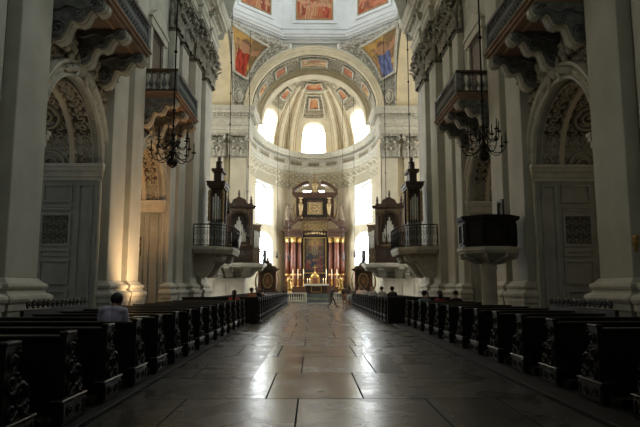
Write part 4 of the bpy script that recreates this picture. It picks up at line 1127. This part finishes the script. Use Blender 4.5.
for s in (-1, 1):
    mb = MB()
    mb.lathe([(.22, 9.0), (.26, 9.15), (.14, 9.3), (.18, 9.8), (.27, 10.4), (.3, 10.7), (.2, 10.85), (.1, 10.95), (.17, 11.1), (.17, 11.25), (.05, 11.36), (.26, 11.45), (.28, 11.6)], (s * 1.72, -.25, 0), 12, sy=.8)
    mb.tube([(s * (2.3 + .3 * sin(q * 3.1)), -.15, 9.1 + 2.2 * q) for q in [i / 12 for i in range(13)]], [.16 - .008 * i for i in range(13)], 7)
    mb.build('gilt_herm', M['oldgold'], t, False)
    pts = [(s * (2.75 - 2.0 * q), 12.15 + 1.0 * sin(q * pi / 2)) for q in [i / 10 for i in range(11)]]
    MB().prism(pts + [(x, z + .42) for x, z in reversed(pts)], lambda a, b: (a, -.75, b), lambda a, b: (a, .5, b)).build('top_pediment_wing', M['brmarble'], t, False)
    mb = MB(); mb.ball((s * 1.95, -.3, 13.35), .2, 8); mb.ball((s * 1.92, -.3, 13.0), .3, 8, sz=1.2)
    mb.tube([(s * 1.75, -.4, 13.0), (s * 1.5, -.6, 12.75), (s * 1.3, -.6, 13.0)], [.13, .1, .06], 7); mb.tube([(s * 2.05, -.4, 12.9), (s * 2.2, -.6, 12.5)], [.14, .08], 7)
    mb.build('seated_cherub', M['oldgold'], t, False)
fr = MB(); F2 = lambda u, v, h: (u, -.1 - h, v)
framed(fr, F2, -1.2, 1.2, 9.25, 11.45, .18, .16); fr.build('attic_frame', M['blackwood'], t, False)
mb = MB().grid(lambda u, v: (-.95 + 1.9 * u, -.14 - .10 * scrolls(u * 1.9, v * 1.5, .95), 9.5 + 1.5 * v), 40, 30)
mb.ring(0, 0, [(.55, 0), (.55, .2), (.68, .2), (.68, 0)], 0, 2 * pi, 28, lambda h, d, z: (h * 1.1, -.14 - d, 10.25 + z))
mb.build('gilt_cartouche', M['oldgold'], t, False)
mb = MB().lathe([(.5, 12.15), (.55, 12.35), (.3, 12.5), (.35, 12.8), (.5, 13.2), (.3, 13.5), (.15, 13.6), (.2, 13.75), (.1, 13.9)], (0, -.2, 0), 12)
mb.box(-.05, .05, -.25, -.15, 13.85, 14.7).box(-.28, .28, -.25, -.15, 14.3, 14.42)
mb.build('crowning_finial', M['oldgold'], t, False)
mb = MB()
for i in range(9): mb.ball((-1.2 + .3 * i, -.2, 7.1 + .14 * sin(i * pi / 8)), .14 + .03 * (i % 2), 6)
mb.build('gilt_garland', M['oldgold'], t, False)
for s, sd in ((-1, 'left'), (1, 'right')):
    Bx('statue_block', 'brmarble', [(s * 3.2 - .42, s * 3.2 + .42, -1.0, -.1, 7.62, 8.7)], bpy.data.objects['high_altar'])
    mb = MB(); statue_mesh(mb, 2.05, 1 + s, s)
    mb.lathe([(.36, -.0), (.37, .06), (.34, .1)], (0, 0, 0), 8)
    o = tag(mb.build('saint_statue', M['statue']), 'pale statue standing on the %s end of the high altar cornice' % sd, 'statue', 'statues on the high altar')
    o.location = (hx + s * 3.2, hy - .55, hz + 8.706)
# tabernacle, cross, candles, mensa
t = thing('tabernacle', 'gold domed tabernacle at the foot of the altarpiece', 'tabernacle', (hx, 69.06, 1.655))
MB().bbox(-.95, .95, -.25, .25, 0, .35, .03).build('step', M['gold'], t, False)
MB().bbox(-.55, .55, -.25, .25, .35, 1.15, .03).lathe([(.5, 1.15), (.52, 1.25), (.4, 1.42), (.2, 1.58), (.1, 1.6), (.12, 1.7), (.02, 1.78)], (0, 0, 0), 10, sy=.5).build('body', M['gold'], t, False)
MB().bbox(-.3, .3, -.29, -.24, .42, 1.05, .02).build('door', M['redmarble'], t, False)
MB().box(-.04, .04, -.03, .03, 1.75, 2.6).box(-.24, .24, -.03, .03, 2.25, 2.33).build('cross', M['gold'], t, False)
src = None
for i, x in enumerate((-2.6, -2.0, -1.35, 1.35, 2.0, 2.6)):
    lb = 'tall altar candle on the gilt stand, %s from the left' % ORD[i + 1]
    if src is None:
        src = thing('altar_candle', lb, 'candle', (0, 0, 0), 'tall candles on the high altar')
        MB().lathe([(.16, 0), (.17, .05), (.06, .12), (.05, .3), (.09, .38), (.05, .46), (.04, .8), (.11, .88), (.12, .92)], n=10).build('candlestick', M['gold'], src, False)
        MB().lathe([(.045, .9), (.045, 1.9), (.01, 1.92)], n=8).build('wax', M['candle'], src, False)
        MB().lathe([(.004, 1.93), (.02, 1.97), (.016, 2.01), (.003, 2.08)], n=6).build('flame', M['flame'], src, False)
        o = src
    else: o = dup(src, (0, 0, 0), lb)
    o.location = (hx + x, 69.02, 1.655)
t = thing('altar_table', 'free-standing altar table with white cloth and dark frontal', 'altar', (.3, 66.7, .9))
Bx('block', 'brmarble', [(-1.25, 1.25, -.4, .4, 0, .95)], t)
Bx('top', 'white', [(-1.45, 1.45, -.5, .5, .95, 1.05)], t)
mb = MB(); framed(mb, lambda u, v, h: (u, -.4 - h, v), -.6, .6, .12, .85, .08, .05); mb.build('frontal_frame', M['gold'], t, False)
Bx('cloth', 'paper', [(-1.47, 1.47, -.52, .52, 1.045, 1.062), (-1.47, 1.47, -.53, -.515, .88, 1.06)], t)
for i, x in enumerate((-1.0, -.75, .8, 1.05)):
    t = thing('table_candle', 'short lit candle on the altar table, %s from the left' % ORD[i + 1], 'candle', (.3 + x, 66.6, 1.966), 'short candles on the altar table')
    MB().lathe([(.1, 0), (.1, .03), (.03, .06), (.03, .14), (.06, .17)], n=8).build('candlestick', M['gold'], t, False)
    MB().lathe([(.035, .17), (.035, .42), (.01, .44)], n=8).build('wax', M['candle'], t, False)
    MB().lathe([(.004, .45), (.035, .5), (.025, .56), (.004, .66)], n=6).build('flame', M['flame'], t, False)
tag(MB().bbox(-1.6, 2.2, 63.3, 64.5, .321, .345, .005).build('green_carpet', M['green']), 'green carpet on the steps before the altar table', 'carpet')
for s, x, sd in ((-1, -2.75, 'left'), (1, 3.1, 'right')):
    mb = MB(); statue_mesh(mb, 1.35, s, s)
    mb.lathe([(.3, -.55), (.32, -.45), (.24, -.4), (.24, -.1), (.32, -.04), (.32, 0)], (0, 0, 0), 10)
    o = tag(mb.build('gilt_angel', M['gold']), 'small gilt angel statue %s of the altar table' % sd, 'statue', 'gilt angels'); o.location = (x, 67.0, 1.451)

# ---- stone altar rails
for x0, x1, sd in ((-3.5, -.75, 'left'), (2.0, 3.8, 'right')):
    t = thing('altar_rail', 'pale stone balustrade %s of the altar steps' % sd, 'balustrade', ((x0 + x1) / 2, 62.2, 0))
    MB().bbox(x0, x1, 62.0, 62.4, .001, .2, .02).build('foot_rail', M['white'], t)
    MB().bbox(x0, x1, 61.97, 62.43, .88, 1.02, .03).build('handrail', M['white'], t)
    k = int((x1 - x0) / .24)
    for e in (x0, x1): MB().bbox(min(e, e + (.3 if e == x0 else -.3)), max(e, e + (.3 if e == x0 else -.3)), 62.02, 62.38, .2, .88, .02).build('post', M['white'], t)
    src = MB().lathe(BAL, n=8).build('baluster', M['white'], t, False)
    for i in range(k - 2):
        b = src if i == 0 else src.copy()
        if i: LINK(b); b.parent = t
        b.location = (x0 + .42 + (x1 - x0 - .84) * i / (k - 3) - (x0 + x1) / 2, 0, .2)

# ---- side altars, plants
def side_altar(x, y, rz, label):
    t = thing('side_altar', label, 'altar', (x, y, 0), 'dark side altars', rz)
    Bx('base', 'dkwood', [(-1.2, 1.2, -.5, .4, 0, .25), (-1.05, 1.05, -.35, .4, .25, 1.1), (-1.15, 1.15, -.45, .4, 1.1, 1.22)], t)
    Bx('body', 'dkwood', [(-.95, .95, -.1, .35, 1.22, 3.3)], t)
    for s in (-1, 1):
        MB().lathe([(.14, 1.22), (.14, 1.36), (.1, 1.4), (.105, 2.2), (.085, 3.05), (.14, 3.2), (.15, 3.3)], (s * .82, -.25, 0), 10).build('column', M['redmarble'], t, False)
        MB().tube([(s * (1.05 + .22 * sin(q * pi)), -.1, 1.3 + 1.8 * q) for q in [i / 10 for i in range(11)]], [.12 - .006 * i for i in range(11)], 7).build('side_scroll', M['oldgold'], t, False)
    Bx('cornice', 'dkwood', [(-1.1, 1.1, -.42, .38, 3.3, 3.42), (-1.2, 1.2, -.5, .4, 3.42, 3.56)], t)
    MB().grid(lambda u, v: (.44 * (v) * cos(2 * pi * u), -.13, 2.28 + .66 * v * sin(2 * pi * u)), 28, 6, 0, False, lambda u, v: blend((.30, .14, .06), (.04, .03, .025), v)).build('oval_painting', M['paint'], t, False, False)
    MB().tube([(.5 * cos(a), -.14, 2.28 + .74 * sin(a)) for a in [2 * pi * i / 28 for i in range(28)]], .08, 6, 0, True).build('oval_frame', M['oldgold'], t, False)
    mb = MB().prism([(-1.0, 3.56), (1.0, 3.56), (.75, 3.8), (.45, 3.85), (.35, 4.15), (-.35, 4.15), (-.45, 3.85), (-.75, 3.8)], lambda a, b: (a, -.35, b), lambda a, b: (a, .25, b))
    mb.lathe([(.2, 4.15), (.26, 4.3), (.1, 4.42), (.13, 4.55), (.02, 4.75)], (0, -.05, 0), 10)
    mb.build('top_pediment', M['dkwood'], t, False)
    return t
t = side_altar(-4.9, 61.6, .25, 'dark wooden side altar with oval picture at the left of the choir')
dup(t, (5.25, 61.6, 0), 'dark wooden side altar with oval picture at the right of the choir', True, rz=-.25)
def plant(x, y, z, label, seed):
    rnd = random.Random(seed)
    t = thing('potted_plant', label, 'plant', (x, y, z), 'green plants by the altar')
    MB().lathe([(.16, 0), (.22, .3), (.25, .38), (.22, .4)], n=12).build('pot', M['dkwood'], t, False)
    mb = MB()
    for i in range(60):
        a = rnd.uniform(0, 2 * pi); L_ = rnd.uniform(.5, 1.0); e = rnd.uniform(.3, 1.3)
        d = Vector((cos(a) * cos(e), sin(a) * cos(e), sin(e))); sd = Vector((-sin(a), cos(a), 0))
        def f(u, v):
            w = .09 * sin(pi * min(1, v * .9 + .1)); p = Vector((0, 0, .38)) + d * (L_ * v) + Vector((0, 0, -.4 * L_ * v * v)) + sd * ((u - .5) * 2 * w)
            return p[:]
        mb.grid(f, 2, 5)
    mb.build('foliage', M['leaf'], t, False)
plant(-3.75, 63.7, .32, 'leafy green plant left of the high altar', 3)
plant(4.35, 63.7, .32, 'leafy green plant right of the high altar', 4)
# white board on the near left gallery rail
o = tag(MB().bbox(-.04, .04, -.5, .5, -.22, .22, .01).build('slanted_white_board', M['paper']), 'white slanted board on the near left gallery rail', 'board')
o.location = (-4.35, 33.2, 4.2); o.rotation_euler = (.45, 0, 0)
# ================================================================== PEWS
PZ = .06
def pew(L_, label, group):
    """aisle end at the local origin, bench runs towards -x, people face +y"""
    t = thing('pew', label, 'pew', (0, 0, PZ), group)
    # carved aisle end: straight back edge, S-curved front edge with leafy scallops
    key = [(.02, 1.04), (.24, 1.04), (.27, 1.0), (.25, .94), (.20, .88), (.20, .80), (.27, .72), (.37, .66), (.46, .58), (.50, .48), (.49, .40), (.46, .34), (.46, .30)]
    edge = []
    for a, b in zip(key, key[1:]):
        for q in range(4):
            f = q / 4; edge.append((a[0] + (b[0] - a[0]) * f + .012 * sin(len(edge) * 1.9), a[1] + (b[1] - a[1]) * f))
    poly = edge + [(.46, .30), (.0, .30), (.0, .98)]
    mb = MB().prism(poly, lambda a, b: (-.07, a, b), lambda a, b: (0, a, b))
    for (cy_, cz, r, h) in ((.30, .52, .15, 1), (.14, .40, .09, -1), (.12, .66, .10, -1), (.13, .86, .08, 1), (.40, .40, .07, -1)):
        mb.tube([(.012, cy_ + cos(a * h) * r * (1 - a / 13), cz + sin(a * h) * r * (1 - a / 13)) for a in [i / 14 * 10 for i in range(15)]], [.024 - .001 * i for i in range(15)], 5)
    for i, (a, b) in enumerate(edge[8::3]):
        mb.ball((-.02, a - .005, b), .026 + .006 * (i % 2), 5, sx=1.6)
    mb.bbox(-.09, .02, -.02, .27, 1.03, 1.07, .012)
    mb.build('end_panel', M['pew'], t, False)
    o = MB().bbox(-.09, .02, -.10, .62, .0, .27, .01)
    framed(o, lambda u, v, h: (.02 + h, u, v), -.06, .58, .03, .25, .03, .012)
    for (cy_, r, h) in ((.12, .07, 1), (.40, .07, -1)):
        o.tube([(.025, cy_ + cos(a * h) * r * (1 - a / 13), .14 + sin(a * h) * r * (1 - a / 13)) for a in [i / 10 * 9 for i in range(11)]], .013, 5)
    o = o.build('foot_panel', M['pew'], t, False)
    MB().bbox(-.11, .04, -.12, .64, .27, .30, .01).build('foot_rail', M['pew_edge'], o, False)
    mb = MB().bbox(-L_, -.07, 0, .045, .10, 1.0, .006)
    n = max(1, int(L_ / 1.1))
    for i in range(n):
        a, b = -L_ + .1 + (L_ - .25) * i / n, -L_ + .02 + (L_ - .25) * (i + 1) / n
        framed(mb, lambda u, v, h: (u, -h, v), a, b, .2, .88, .05, .012)
    mb.build('backrest', M['pew'], t, False)
    MB().bbox(-L_, -.05, -.10, .07, .99, 1.03, .01).build('top_rail', M['pew_edge'], t, False)
    MB().bbox(-L_, -.07, .05, .46, .40, .44, .01).build('seat', M['pew'], t, False)
    MB().bbox(-L_, -.1, -.36, -.16, .10, .14, .008).bbox(-L_, -.1, -.3, -.26, .0, .10, .005).build('kneeler', M['pew_edge'], t, False)
    return t
L1, L2 = 2.95, 3.3
XL1, XR1, XL2, XR2 = -3.07, 3.74, -2.62, 3.2
BL = {}
def block(side, nm, x, L_, y0, n, step, grp):
    src = None; s = -1 if side == 'left' else 1
    for i in range(n):
        lb = 'dark carved pew in the %s %s block, %s row from the camera' % (nm, side, ORD[i + 1])
        if src is None:
            key = (round(L_, 2),)
            if key in BL: o = dup(BL[key], (0, 0, 0), lb, False, grp)
            else: o = pew(L_, lb, grp); BL[key] = o
            o.scale.x = -s; src = o
        else:
            o = copy_tree(src); o['label'] = lb
        o.location = (x, y0 + i * step, PZ)
    ov = .42 if (side == 'right' and y0 < 20) else .16
    mb = MB().bbox(min(x - s * ov, x + s * (L_ + .04)), max(x - s * ov, x + s * (L_ + .04)), y0 - .6, min(y0 + n * step - .1, 26.3 if y0 < 20 else 99), .001, PZ, .006)
    tag(mb.build('pew_platform', M['platform']), 'low wooden platform under the %s %s block of pews' % (nm, side), 'platform', 'pew platforms')
ST = 1.3
block('left', 'near', XL1, L1, 4.24, 16, 1.36, 'near left pews'); block('right', 'near', XR1, 2.3, 5.18, 14, 1.46, 'near right pews')
block('left', 'far', XL2, L2, 27.2, 24, ST, 'far left pews'); block('right', 'far', XR2, 2.75, 27.2, 24, ST, 'far right pews')
for x, s, sd, L2 in ((XL2, -1, 'left', 3.3), (XR2, 1, 'right', 2.75)):
    t = thing('pew_screen', 'tall dark panelled screen closing the rear of the far %s pew block' % sd, 'screen', (x, 26.5, 0), 'pew block screens')
    a, b = sorted((x, x + s * (L2 + .1)))
    mb = MB().bbox(a, b, 26.36, 26.46, .001, 1.16, .01)
    for i in range(3):
        p, q = a + .1 + (b - a - .1) * i / 3, a + (b - a - .1) * (i + 1) / 3
        framed(mb, lambda u, v, h: (u, 26.36 - h, v), p, q, .2, 1.05, .06, .02)
    mb.build('panel', M['pew'], t)
    MB().bbox(a - .04, b + .04, 26.32, 26.5, 1.16, 1.2, .01).build('cap_rail', M['pew_edge'], t)
# carved dark screens against the near piers
for s, sd in ((-1, 'left'), (1, 'right')):
    t = thing('carved_screen', 'low carved dark screen at the foot of the near %s pier' % sd, 'screen', (s * 6.2, 14.4, 0), 'carved screens by the piers')
    MB().bbox(s * 6.18 - .04, s * 6.18 + .04, 12.2, 15.6, .001, 1.16, .01).build('board', M['pew'], t)
    mb = MB()
    for i in range(14):
        y = 12.35 + i * .235
        mb.tube([(s * 6.12, y + .1 * cos(a) * (1 - a / 13), 1.27 + .1 * sin(a) * (1 - a / 13)) for a in [j / 12 * 10 for j in range(13)]], .024, 5)
    mb.build('carved_cresting', M['pew_edge'], t)

# ================================================================== PEOPLE
def person_tree(name, label, loc, rz, pose, cloth, hair, group=None, lift=0, bow=0, vox=.022, hairlen=0, skin=(.42, .24, .16)):
    """cloth: dict top, legs (colours); sleeve True = long sleeves"""
    t = thing(name, label, 'person', loc, group, rz)
    V = Vector
    sit = pose == 'sit'
    hip = V((0, 0, (.62 + lift) if sit else .93))
    J = {'pel': hip, 'chest': hip + V((0, .02 if not sit else .05, .36)), 'neck': hip + V((0, .02 if not sit else .06, .52)), 'head': hip + V((0, .05 if not sit else .10 + bow, .69 - bow * .7))}
    if pose == 'sit':
        legs = {s: (hip + V((s * .10, .02, -.01)), V((s * .12, .46, .53)), V((s * .12, .44, .12)), V((s * .12, .60, .05))) for s in (-1, 1)}
        arms = {s: (J['chest'] + V((s * .19, 0, .09)), J['chest'] + V((s * .25, .06, -.19)), J['chest'] + V((s * .12, .30, -.22))) for s in (-1, 1)}
    elif pose == 'walk':
        legs = {1: (hip + V((.09, 0, -.02)), V((.10, .20, .50)), V((.10, .36, .10)), V((.10, .55, .09))), -1: (hip + V((-.09, 0, -.02)), V((-.10, -.02, .49)), V((-.10, -.32, .12)), V((-.10, -.18, .03)))}
        arms = {1: (J['chest'] + V((.19, 0, .09)), J['chest'] + V((.24, -.14, -.18)), J['chest'] + V((.23, -.06, -.42))), -1: (J['chest'] + V((-.19, 0, .09)), J['chest'] + V((-.24, .12, -.17)), J['chest'] + V((-.20, .34, -.24)))}
    else:
        legs = {s: (hip + V((s * .09, 0, -.02)), V((s * .11, .02, .49)), V((s * .12, -.02, .09)), V((s * .13, .15, .035))) for s in (-1, 1)}
        arms = {s: (J['chest'] + V((s * .18, 0, .09)), J['chest'] + V((s * .25, .0, -.19)), J['chest'] + V((s * .20, .14, -.38))) for s in (-1, 1)}
    caps = []   # a, b, ra, rb, material
    C_ = lambda a, b, ra, rb, m: caps.append((V(a), V(b), ra, rb, m))
    for e in (-1, 1):
        C_(J['pel'] + V((e * .06, 0, 0)), J['pel'] + V((e * .05, .01, .16)), .12, .115, 2)
        C_(J['pel'] + V((e * .05, .01, .16)), J['chest'] + V((e * .07, 0, 0)), .115, .125, 1)
        C_(J['chest'] + V((e * .07, 0, 0)), J['chest'] + V((e * .14, 0, .08)), .12, .075, 1)
        h_, k, a, f = legs[e]
        sh = cloth.get('short')
        mid = h_ + (k - h_) * .55
        C_(h_, mid, .095, .08, 2); C_(mid, k, .078, .06, 0 if sh else 2)
        C_(k, k + (a - k) * .35, .058, .06, 0 if sh else 2); C_(k + (a - k) * .35, a, .06, .042, 0 if sh else 2)
        C_(a, a + (f - a) * .4 , .045, .045, 3); C_(a + (f - a) * .4, f, .042, .032, 3)
        s0, el, wr = arms[e]
        lg = cloth.get('long', True)
        C_(J['chest'] + V((e * .14, 0, .08)), s0, .07, .062, 1); C_(s0, s0 + (el - s0) * .6, .06, .052, 1); C_(s0 + (el - s0) * .6, el, .048, .042, 1 if lg else 0)
        C_(el, wr, .042, .03, 1 if lg else 0)
        d = (wr - el).normalized(); sd = V((1, 0, 0)) - d * d.x; sd.normalize(); dn = d.cross(sd)
        pc = wr + d * .07
        C_(wr, pc, .028, .036, 0)
        for i, ln in enumerate((.062, .075, .07, .052)):
            b0 = pc + sd * ((i - 1.5) * .021)
            C_(b0, b0 + d * ln * .6, .011, .010, 0); C_(b0 + d * ln * .6, b0 + d * ln + V((0, 0, -.02)), .010, .008, 0)
        C_(wr + d * .02, wr + d * .05 - sd * e * .045 , .014, .012, 0); C_(wr + d * .05 - sd * e * .045, wr + d * .09 - sd * e * .05, .012, .009, 0)
    for e in (-1, 1): C_(J['chest'] + V((e * .12, -.02, .09)), J['neck'] - V((0, .015, .045)), .085, .06, 1)
    C_(J['chest'] + V((0, 0, .1)), J['neck'], .06, .052, 0)
    C_(J['neck'], J['head'] - V((0, 0, .06)), .05, .055, 0)
    hd = J['head']
    C_(hd + V((0, .01, -.05)), hd + V((0, -.01, .045)), .075, .09, 0)
    C_(hd + V((0, .04, -.085)), hd + V((0, .045, -.02)), .045, .06, 0)
    C_(hd + V((0, .1, .0)), hd + V((0, .118, -.03)), .012, .017, 0)
    for e in (-1, 1): C_(hd + V((e * .088, 0, .015)), hd + V((e * .086, -.005, -.025)), .014, .012, 0)
    bm = bmesh.new()
    for a, b, ra, rb, m in caps:
        d = b - a; L_ = d.length
        rot = V((0, 0, 1)).rotation_difference(d).to_matrix() if L_ > 1e-6 else Matrix.Identity(3)
        n, rings = 10, []
        prof = [(ra * cos(q), -ra * sin(q)) for q in (1.45, 1.0, .5, 0)] + [(rb * cos(q), L_ + rb * sin(q)) for q in (0, .5, 1.0, 1.45)]
        for r, z in prof:
            rings.append([bm.verts.new(a + rot @ V((r * cos(2 * pi * i / n), r * sin(2 * pi * i / n), z))) for i in range(n)])
        for r0, r1 in zip(rings, rings[1:]):
            for i in range(n): bm.faces.new((r0[i], r0[(i + 1) % n], r1[(i + 1) % n], r1[i]))
        bm.faces.new(rings[0][::-1]); bm.faces.new(rings[-1])
    me = bpy.data.meshes.new('tmp'); bm.to_mesh(me); bm.free()
    o = bpy.data.objects.new('tmp', me); LINK(o)
    rm = o.modifiers.new('r', 'REMESH'); rm.mode = 'VOXEL'; rm.voxel_size = vox
    sm = o.modifiers.new('s', 'SMOOTH'); sm.iterations = 3; sm.factor = .5
    dg = bpy.context.evaluated_depsgraph_get()
    body = bpy.data.meshes.new_from_object(o.evaluated_get(dg))
    bpy.data.objects.remove(o)
    for nm, c in (('skin', skin), ('top_cloth', cloth['top']), ('leg_cloth', cloth['legs']), ('shoe', cloth.get('shoe', (.02, .018, .016)))):
        body.materials.append(mat(nm, c, .75, var=.12, scale=14))
    for p in body.polygons:
        c = p.center; best = (9, 0)
        for a, b, ra, rb, m in caps:
            ab = b - a; q = max(0, min(1, (c - a).dot(ab) / max(ab.length_squared, 1e-9)))
            dd = (c - a - ab * q).length - (ra + (rb - ra) * q)
            if dd < best[0]: best = (dd, m)
        p.material_index = best[1]; p.use_smooth = True
    bo = bpy.data.objects.new('body', body); LINK(bo); bo.parent = t
    hm = mat('hair', hair, .6, var=.3, scale=30)
    mb = MB()
    def hf(u, v):
        a = 2 * pi * u
        front = max(0, sin(a)); back = max(0, -sin(a))
        el = pi / 2 - v * (pi / 2 + .35 - .75 * front + .45 * back)
        r = .106 + .008 * sin(a * 9 + v * 12)
        return (hd.x + r * cos(el) * cos(a) * .95, hd.y - .005 + r * 1.08 * cos(el) * sin(a), hd.z + .035 + r * 1.02 * sin(el))
    mb.grid(hf, 24, 10)
    if hairlen:
        mb.tube([(hd.x, hd.y - .07, hd.z + .03), (hd.x, hd.y - .11, hd.z - .08), (hd.x, hd.y - .13, hd.z - .08 - hairlen)], [.08, .085, .05], 10)
    mb.build('hair', hm, t, False)
    for e in (-1, 1):
        MB().ball((hd.x + e * .034, hd.y + .098, hd.z + .012), .011, 6).build('eye', M['blackwood'], t, False)
    return t
SZ = PZ
def seated(label, x, row_y, cloth, hair, **k):
    return person_tree('person', label, (x, row_y + .22, SZ), 0, 'sit', cloth, hair, 'people seated in the pews', **k)
y1 = lambda i: 4.24 + 1.36 * i
yr = lambda i: 5.18 + 1.46 * i
y2 = lambda i: 27.2 + ST * i
seated('person in a lilac shirt seated alone in the near left pews, seen from behind', -3.55, y1(4), {'top': (.46, .43, .58), 'legs': (.05, .05, .07), 'long': False}, (.006, .005, .005), vox=.016, lift=.12, bow=.12, skin=(.22, .12, .08))
o = tag(MB().bbox(-.13, .13, -.09, .09, -.006, .006, .003).build('prayer_leaflet', M['paper']), 'pale leaflet lying on the pew ledge beside the person in lilac', 'leaflet')
o.location = (-3.38, y1(5) - .04, PZ + 1.04)
seated('person with long dark hair and red top at the end of the near left pews', -3.5, y1(15), {'top': (.36, .07, .04), 'legs': (.03, .03, .04)}, (.010, .007, .005), hairlen=.25)
seated('person in an orange top seated on the far left behind the red one', -3.3, y2(2), {'top': (.55, .22, .10), 'legs': (.05, .05, .06), 'long': False}, (.10, .05, .03), lift=.1)
seated('grey-haired person in black seated in the far left pews', -3.15, y2(3), {'top': (.012, .012, .014), 'legs': (.02, .02, .02)}, (.45, .43, .40), lift=.14)
seated('person in a brown top seated farther up the far left pews', -3.3, y2(7), {'top': (.16, .09, .05), 'legs': (.05, .05, .06)}, (.03, .02, .015))
# right block
seated('person in a teal top seated at the end of the near right pews', 4.22, yr(12), {'top': (.16, .22, .22), 'legs': (.03, .03, .04)}, (.012, .008, .006))
seated('person in a red top in the near right pews, beside the teal one', 4.84, yr(12), {'top': (.24, .05, .05), 'legs': (.03, .03, .04)}, (.008, .006, .005), hairlen=.1)
seated('broad person in black seated in the near right pews, rightmost of three', 5.47, yr(12), {'top': (.015, .013, .014), 'legs': (.02, .02, .02)}, (.008, .006, .005))
W_ = (.62, .60, .56)
for i, (x, r, tp, hr, lb) in enumerate((
    (3.75, 1, (.03, .03, .035), (.012, .008, .006), 'person in dark clothes nearest the screen in the far right pews'),
    (3.85, 5, W_, (.02, .015, .01), 'person in white with dark hair, lowest row of the group in far right pews'),
    (4.5, 5, (.05, .045, .045), (.02, .015, .01), 'person in dark grey beside the first white-clad one, far right pews'),
    (3.7, 8, W_, (.30, .20, .08), 'fair-haired person in white in the middle of the far right pews'),
    (4.35, 8, W_, (.02, .015, .01), 'dark-haired person in white beside the fair-haired one, far right pews'),
    (3.65, 12, (.58, .50, .42), (.025, .015, .01), 'person in cream upper rows of the far right pews'),
    (4.3, 12, (.04, .04, .05), (.02, .015, .01), 'person in black beside the cream one, far right pews'),
    (3.7, 16, (.60, .42, .32), (.10, .06, .03), 'person in pale pink farthest up the far right pews'))):
    seated(lb, x, y2(r), {'top': tp, 'legs': (.04, .04, .05), 'long': i % 2 == 0}, hr, lift=.16)
person_tree('person', 'person in dark clothes walking across the aisle before the altar', (1.35, 45.6, 0), -pi / 2 + .25, 'walk', {'top': (.022, .018, .016), 'legs': (.03, .022, .02), 'long': True}, (.012, .008, .006))
person_tree('person', 'person in a dark top and pale shorts standing by the far right pews', (2.62, 44.2, 0), .4, 'stand', {'top': (.10, .065, .05), 'legs': (.50, .52, .50), 'short': True, 'long': False}, (.010, .007, .006), hairlen=.12)
person_tree('person', 'person in dark clothes standing just behind the one in pale shorts', (2.35, 45.6, 0), .2, 'stand', {'top': (.05, .035, .03), 'legs': (.30, .16, .10), 'short': True, 'long': False}, (.010, .007, .006))

# ================================================================== LIGHT, CAMERA
def lamp(kind, name, loc, energy, col, size=1, rot=(0, 0, 0), sy=None, spot=None):
    l = bpy.data.lights.new(name, kind); l.energy = energy; l.color = col
    if kind == 'AREA':
        l.size = size
        if sy: l.shape = 'RECTANGLE'; l.size_y = sy
    else: l.shadow_soft_size = size
    if spot: l.spot_size = spot[0]; l.spot_blend = spot[1]
    o = bpy.data.objects.new(name, l); LINK(o); o.location = loc; o.rotation_euler = rot
    return o
def aim(o, p):
    o.rotation_euler = (Vector(p) - o.location).to_track_quat('-Z', 'Y').to_euler(); return o
# warm spot without a fixture, washing the foot of the second left pier
aim(lamp('SPOT', 'pier_warm_spot', (-4.7, 20.0, 1.25), 620, (1, .64, .34), .25, spot=(radians(105), 1.0)), (-6.8, 20.7, 3.2))
aim(lamp('SPOT', 'chapel_fill_spot', (-5.6, 22.4, 1.25), 420, (1, .52, .22), .15, spot=(radians(95), .9)), (-7.2, 24.6, 6.5))  # added spot, no fixture, for the orange glow in the second left chapel
for x in (-2.2, 2.6): aim(lamp('AREA', 'altar_lamp', (x, 67.4, 2.2), 26, (1, .64, .30), .5), (x * .6, 70, 4.2))
for s, e in ((-1, 190), (1, 45)):  # added uplights, no fixtures, in place of floor bounce under the balconies
    for y in (16.2, 24.3):
        if s < 0 and y > 20: continue
        aim(lamp('SPOT', 'pier_warm_spot', (s * 4.7, y - 1.2, 1.2), e, (1, .84, .6), .3, spot=(radians(75), 1.0)), (s * 6.3, y + .2, 9))
w = bpy.data.worlds.new('sky'); S.world = w; w.use_nodes = True
w.node_tree.nodes['Background'].inputs['Color'].default_value = (.75, .87, 1, 1)
w.node_tree.nodes['Background'].inputs['Strength'].default_value = .4
cd = bpy.data.cameras.new('camera'); cam = bpy.data.objects.new('camera', cd); LINK(cam)
cd.sensor_width = 36; cd.lens = 580 / 640 * 36; cd.clip_end = 300
cam.location = (-.2, 0, 1.65); cam.rotation_euler = (radians(90 + 7.2), 0, radians(-.79))
S.camera = cam
S.view_settings.view_transform = 'Standard'; S.view_settings.look = 'None'
S.view_settings.gamma = 1; S.view_settings.use_curve_mapping = False
S.view_settings.exposure = 0.05
S.cycles.max_bounces = 7; S.cycles.diffuse_bounces = 5; S.cycles.glossy_bounces = 3
S.cycles.use_denoising = True
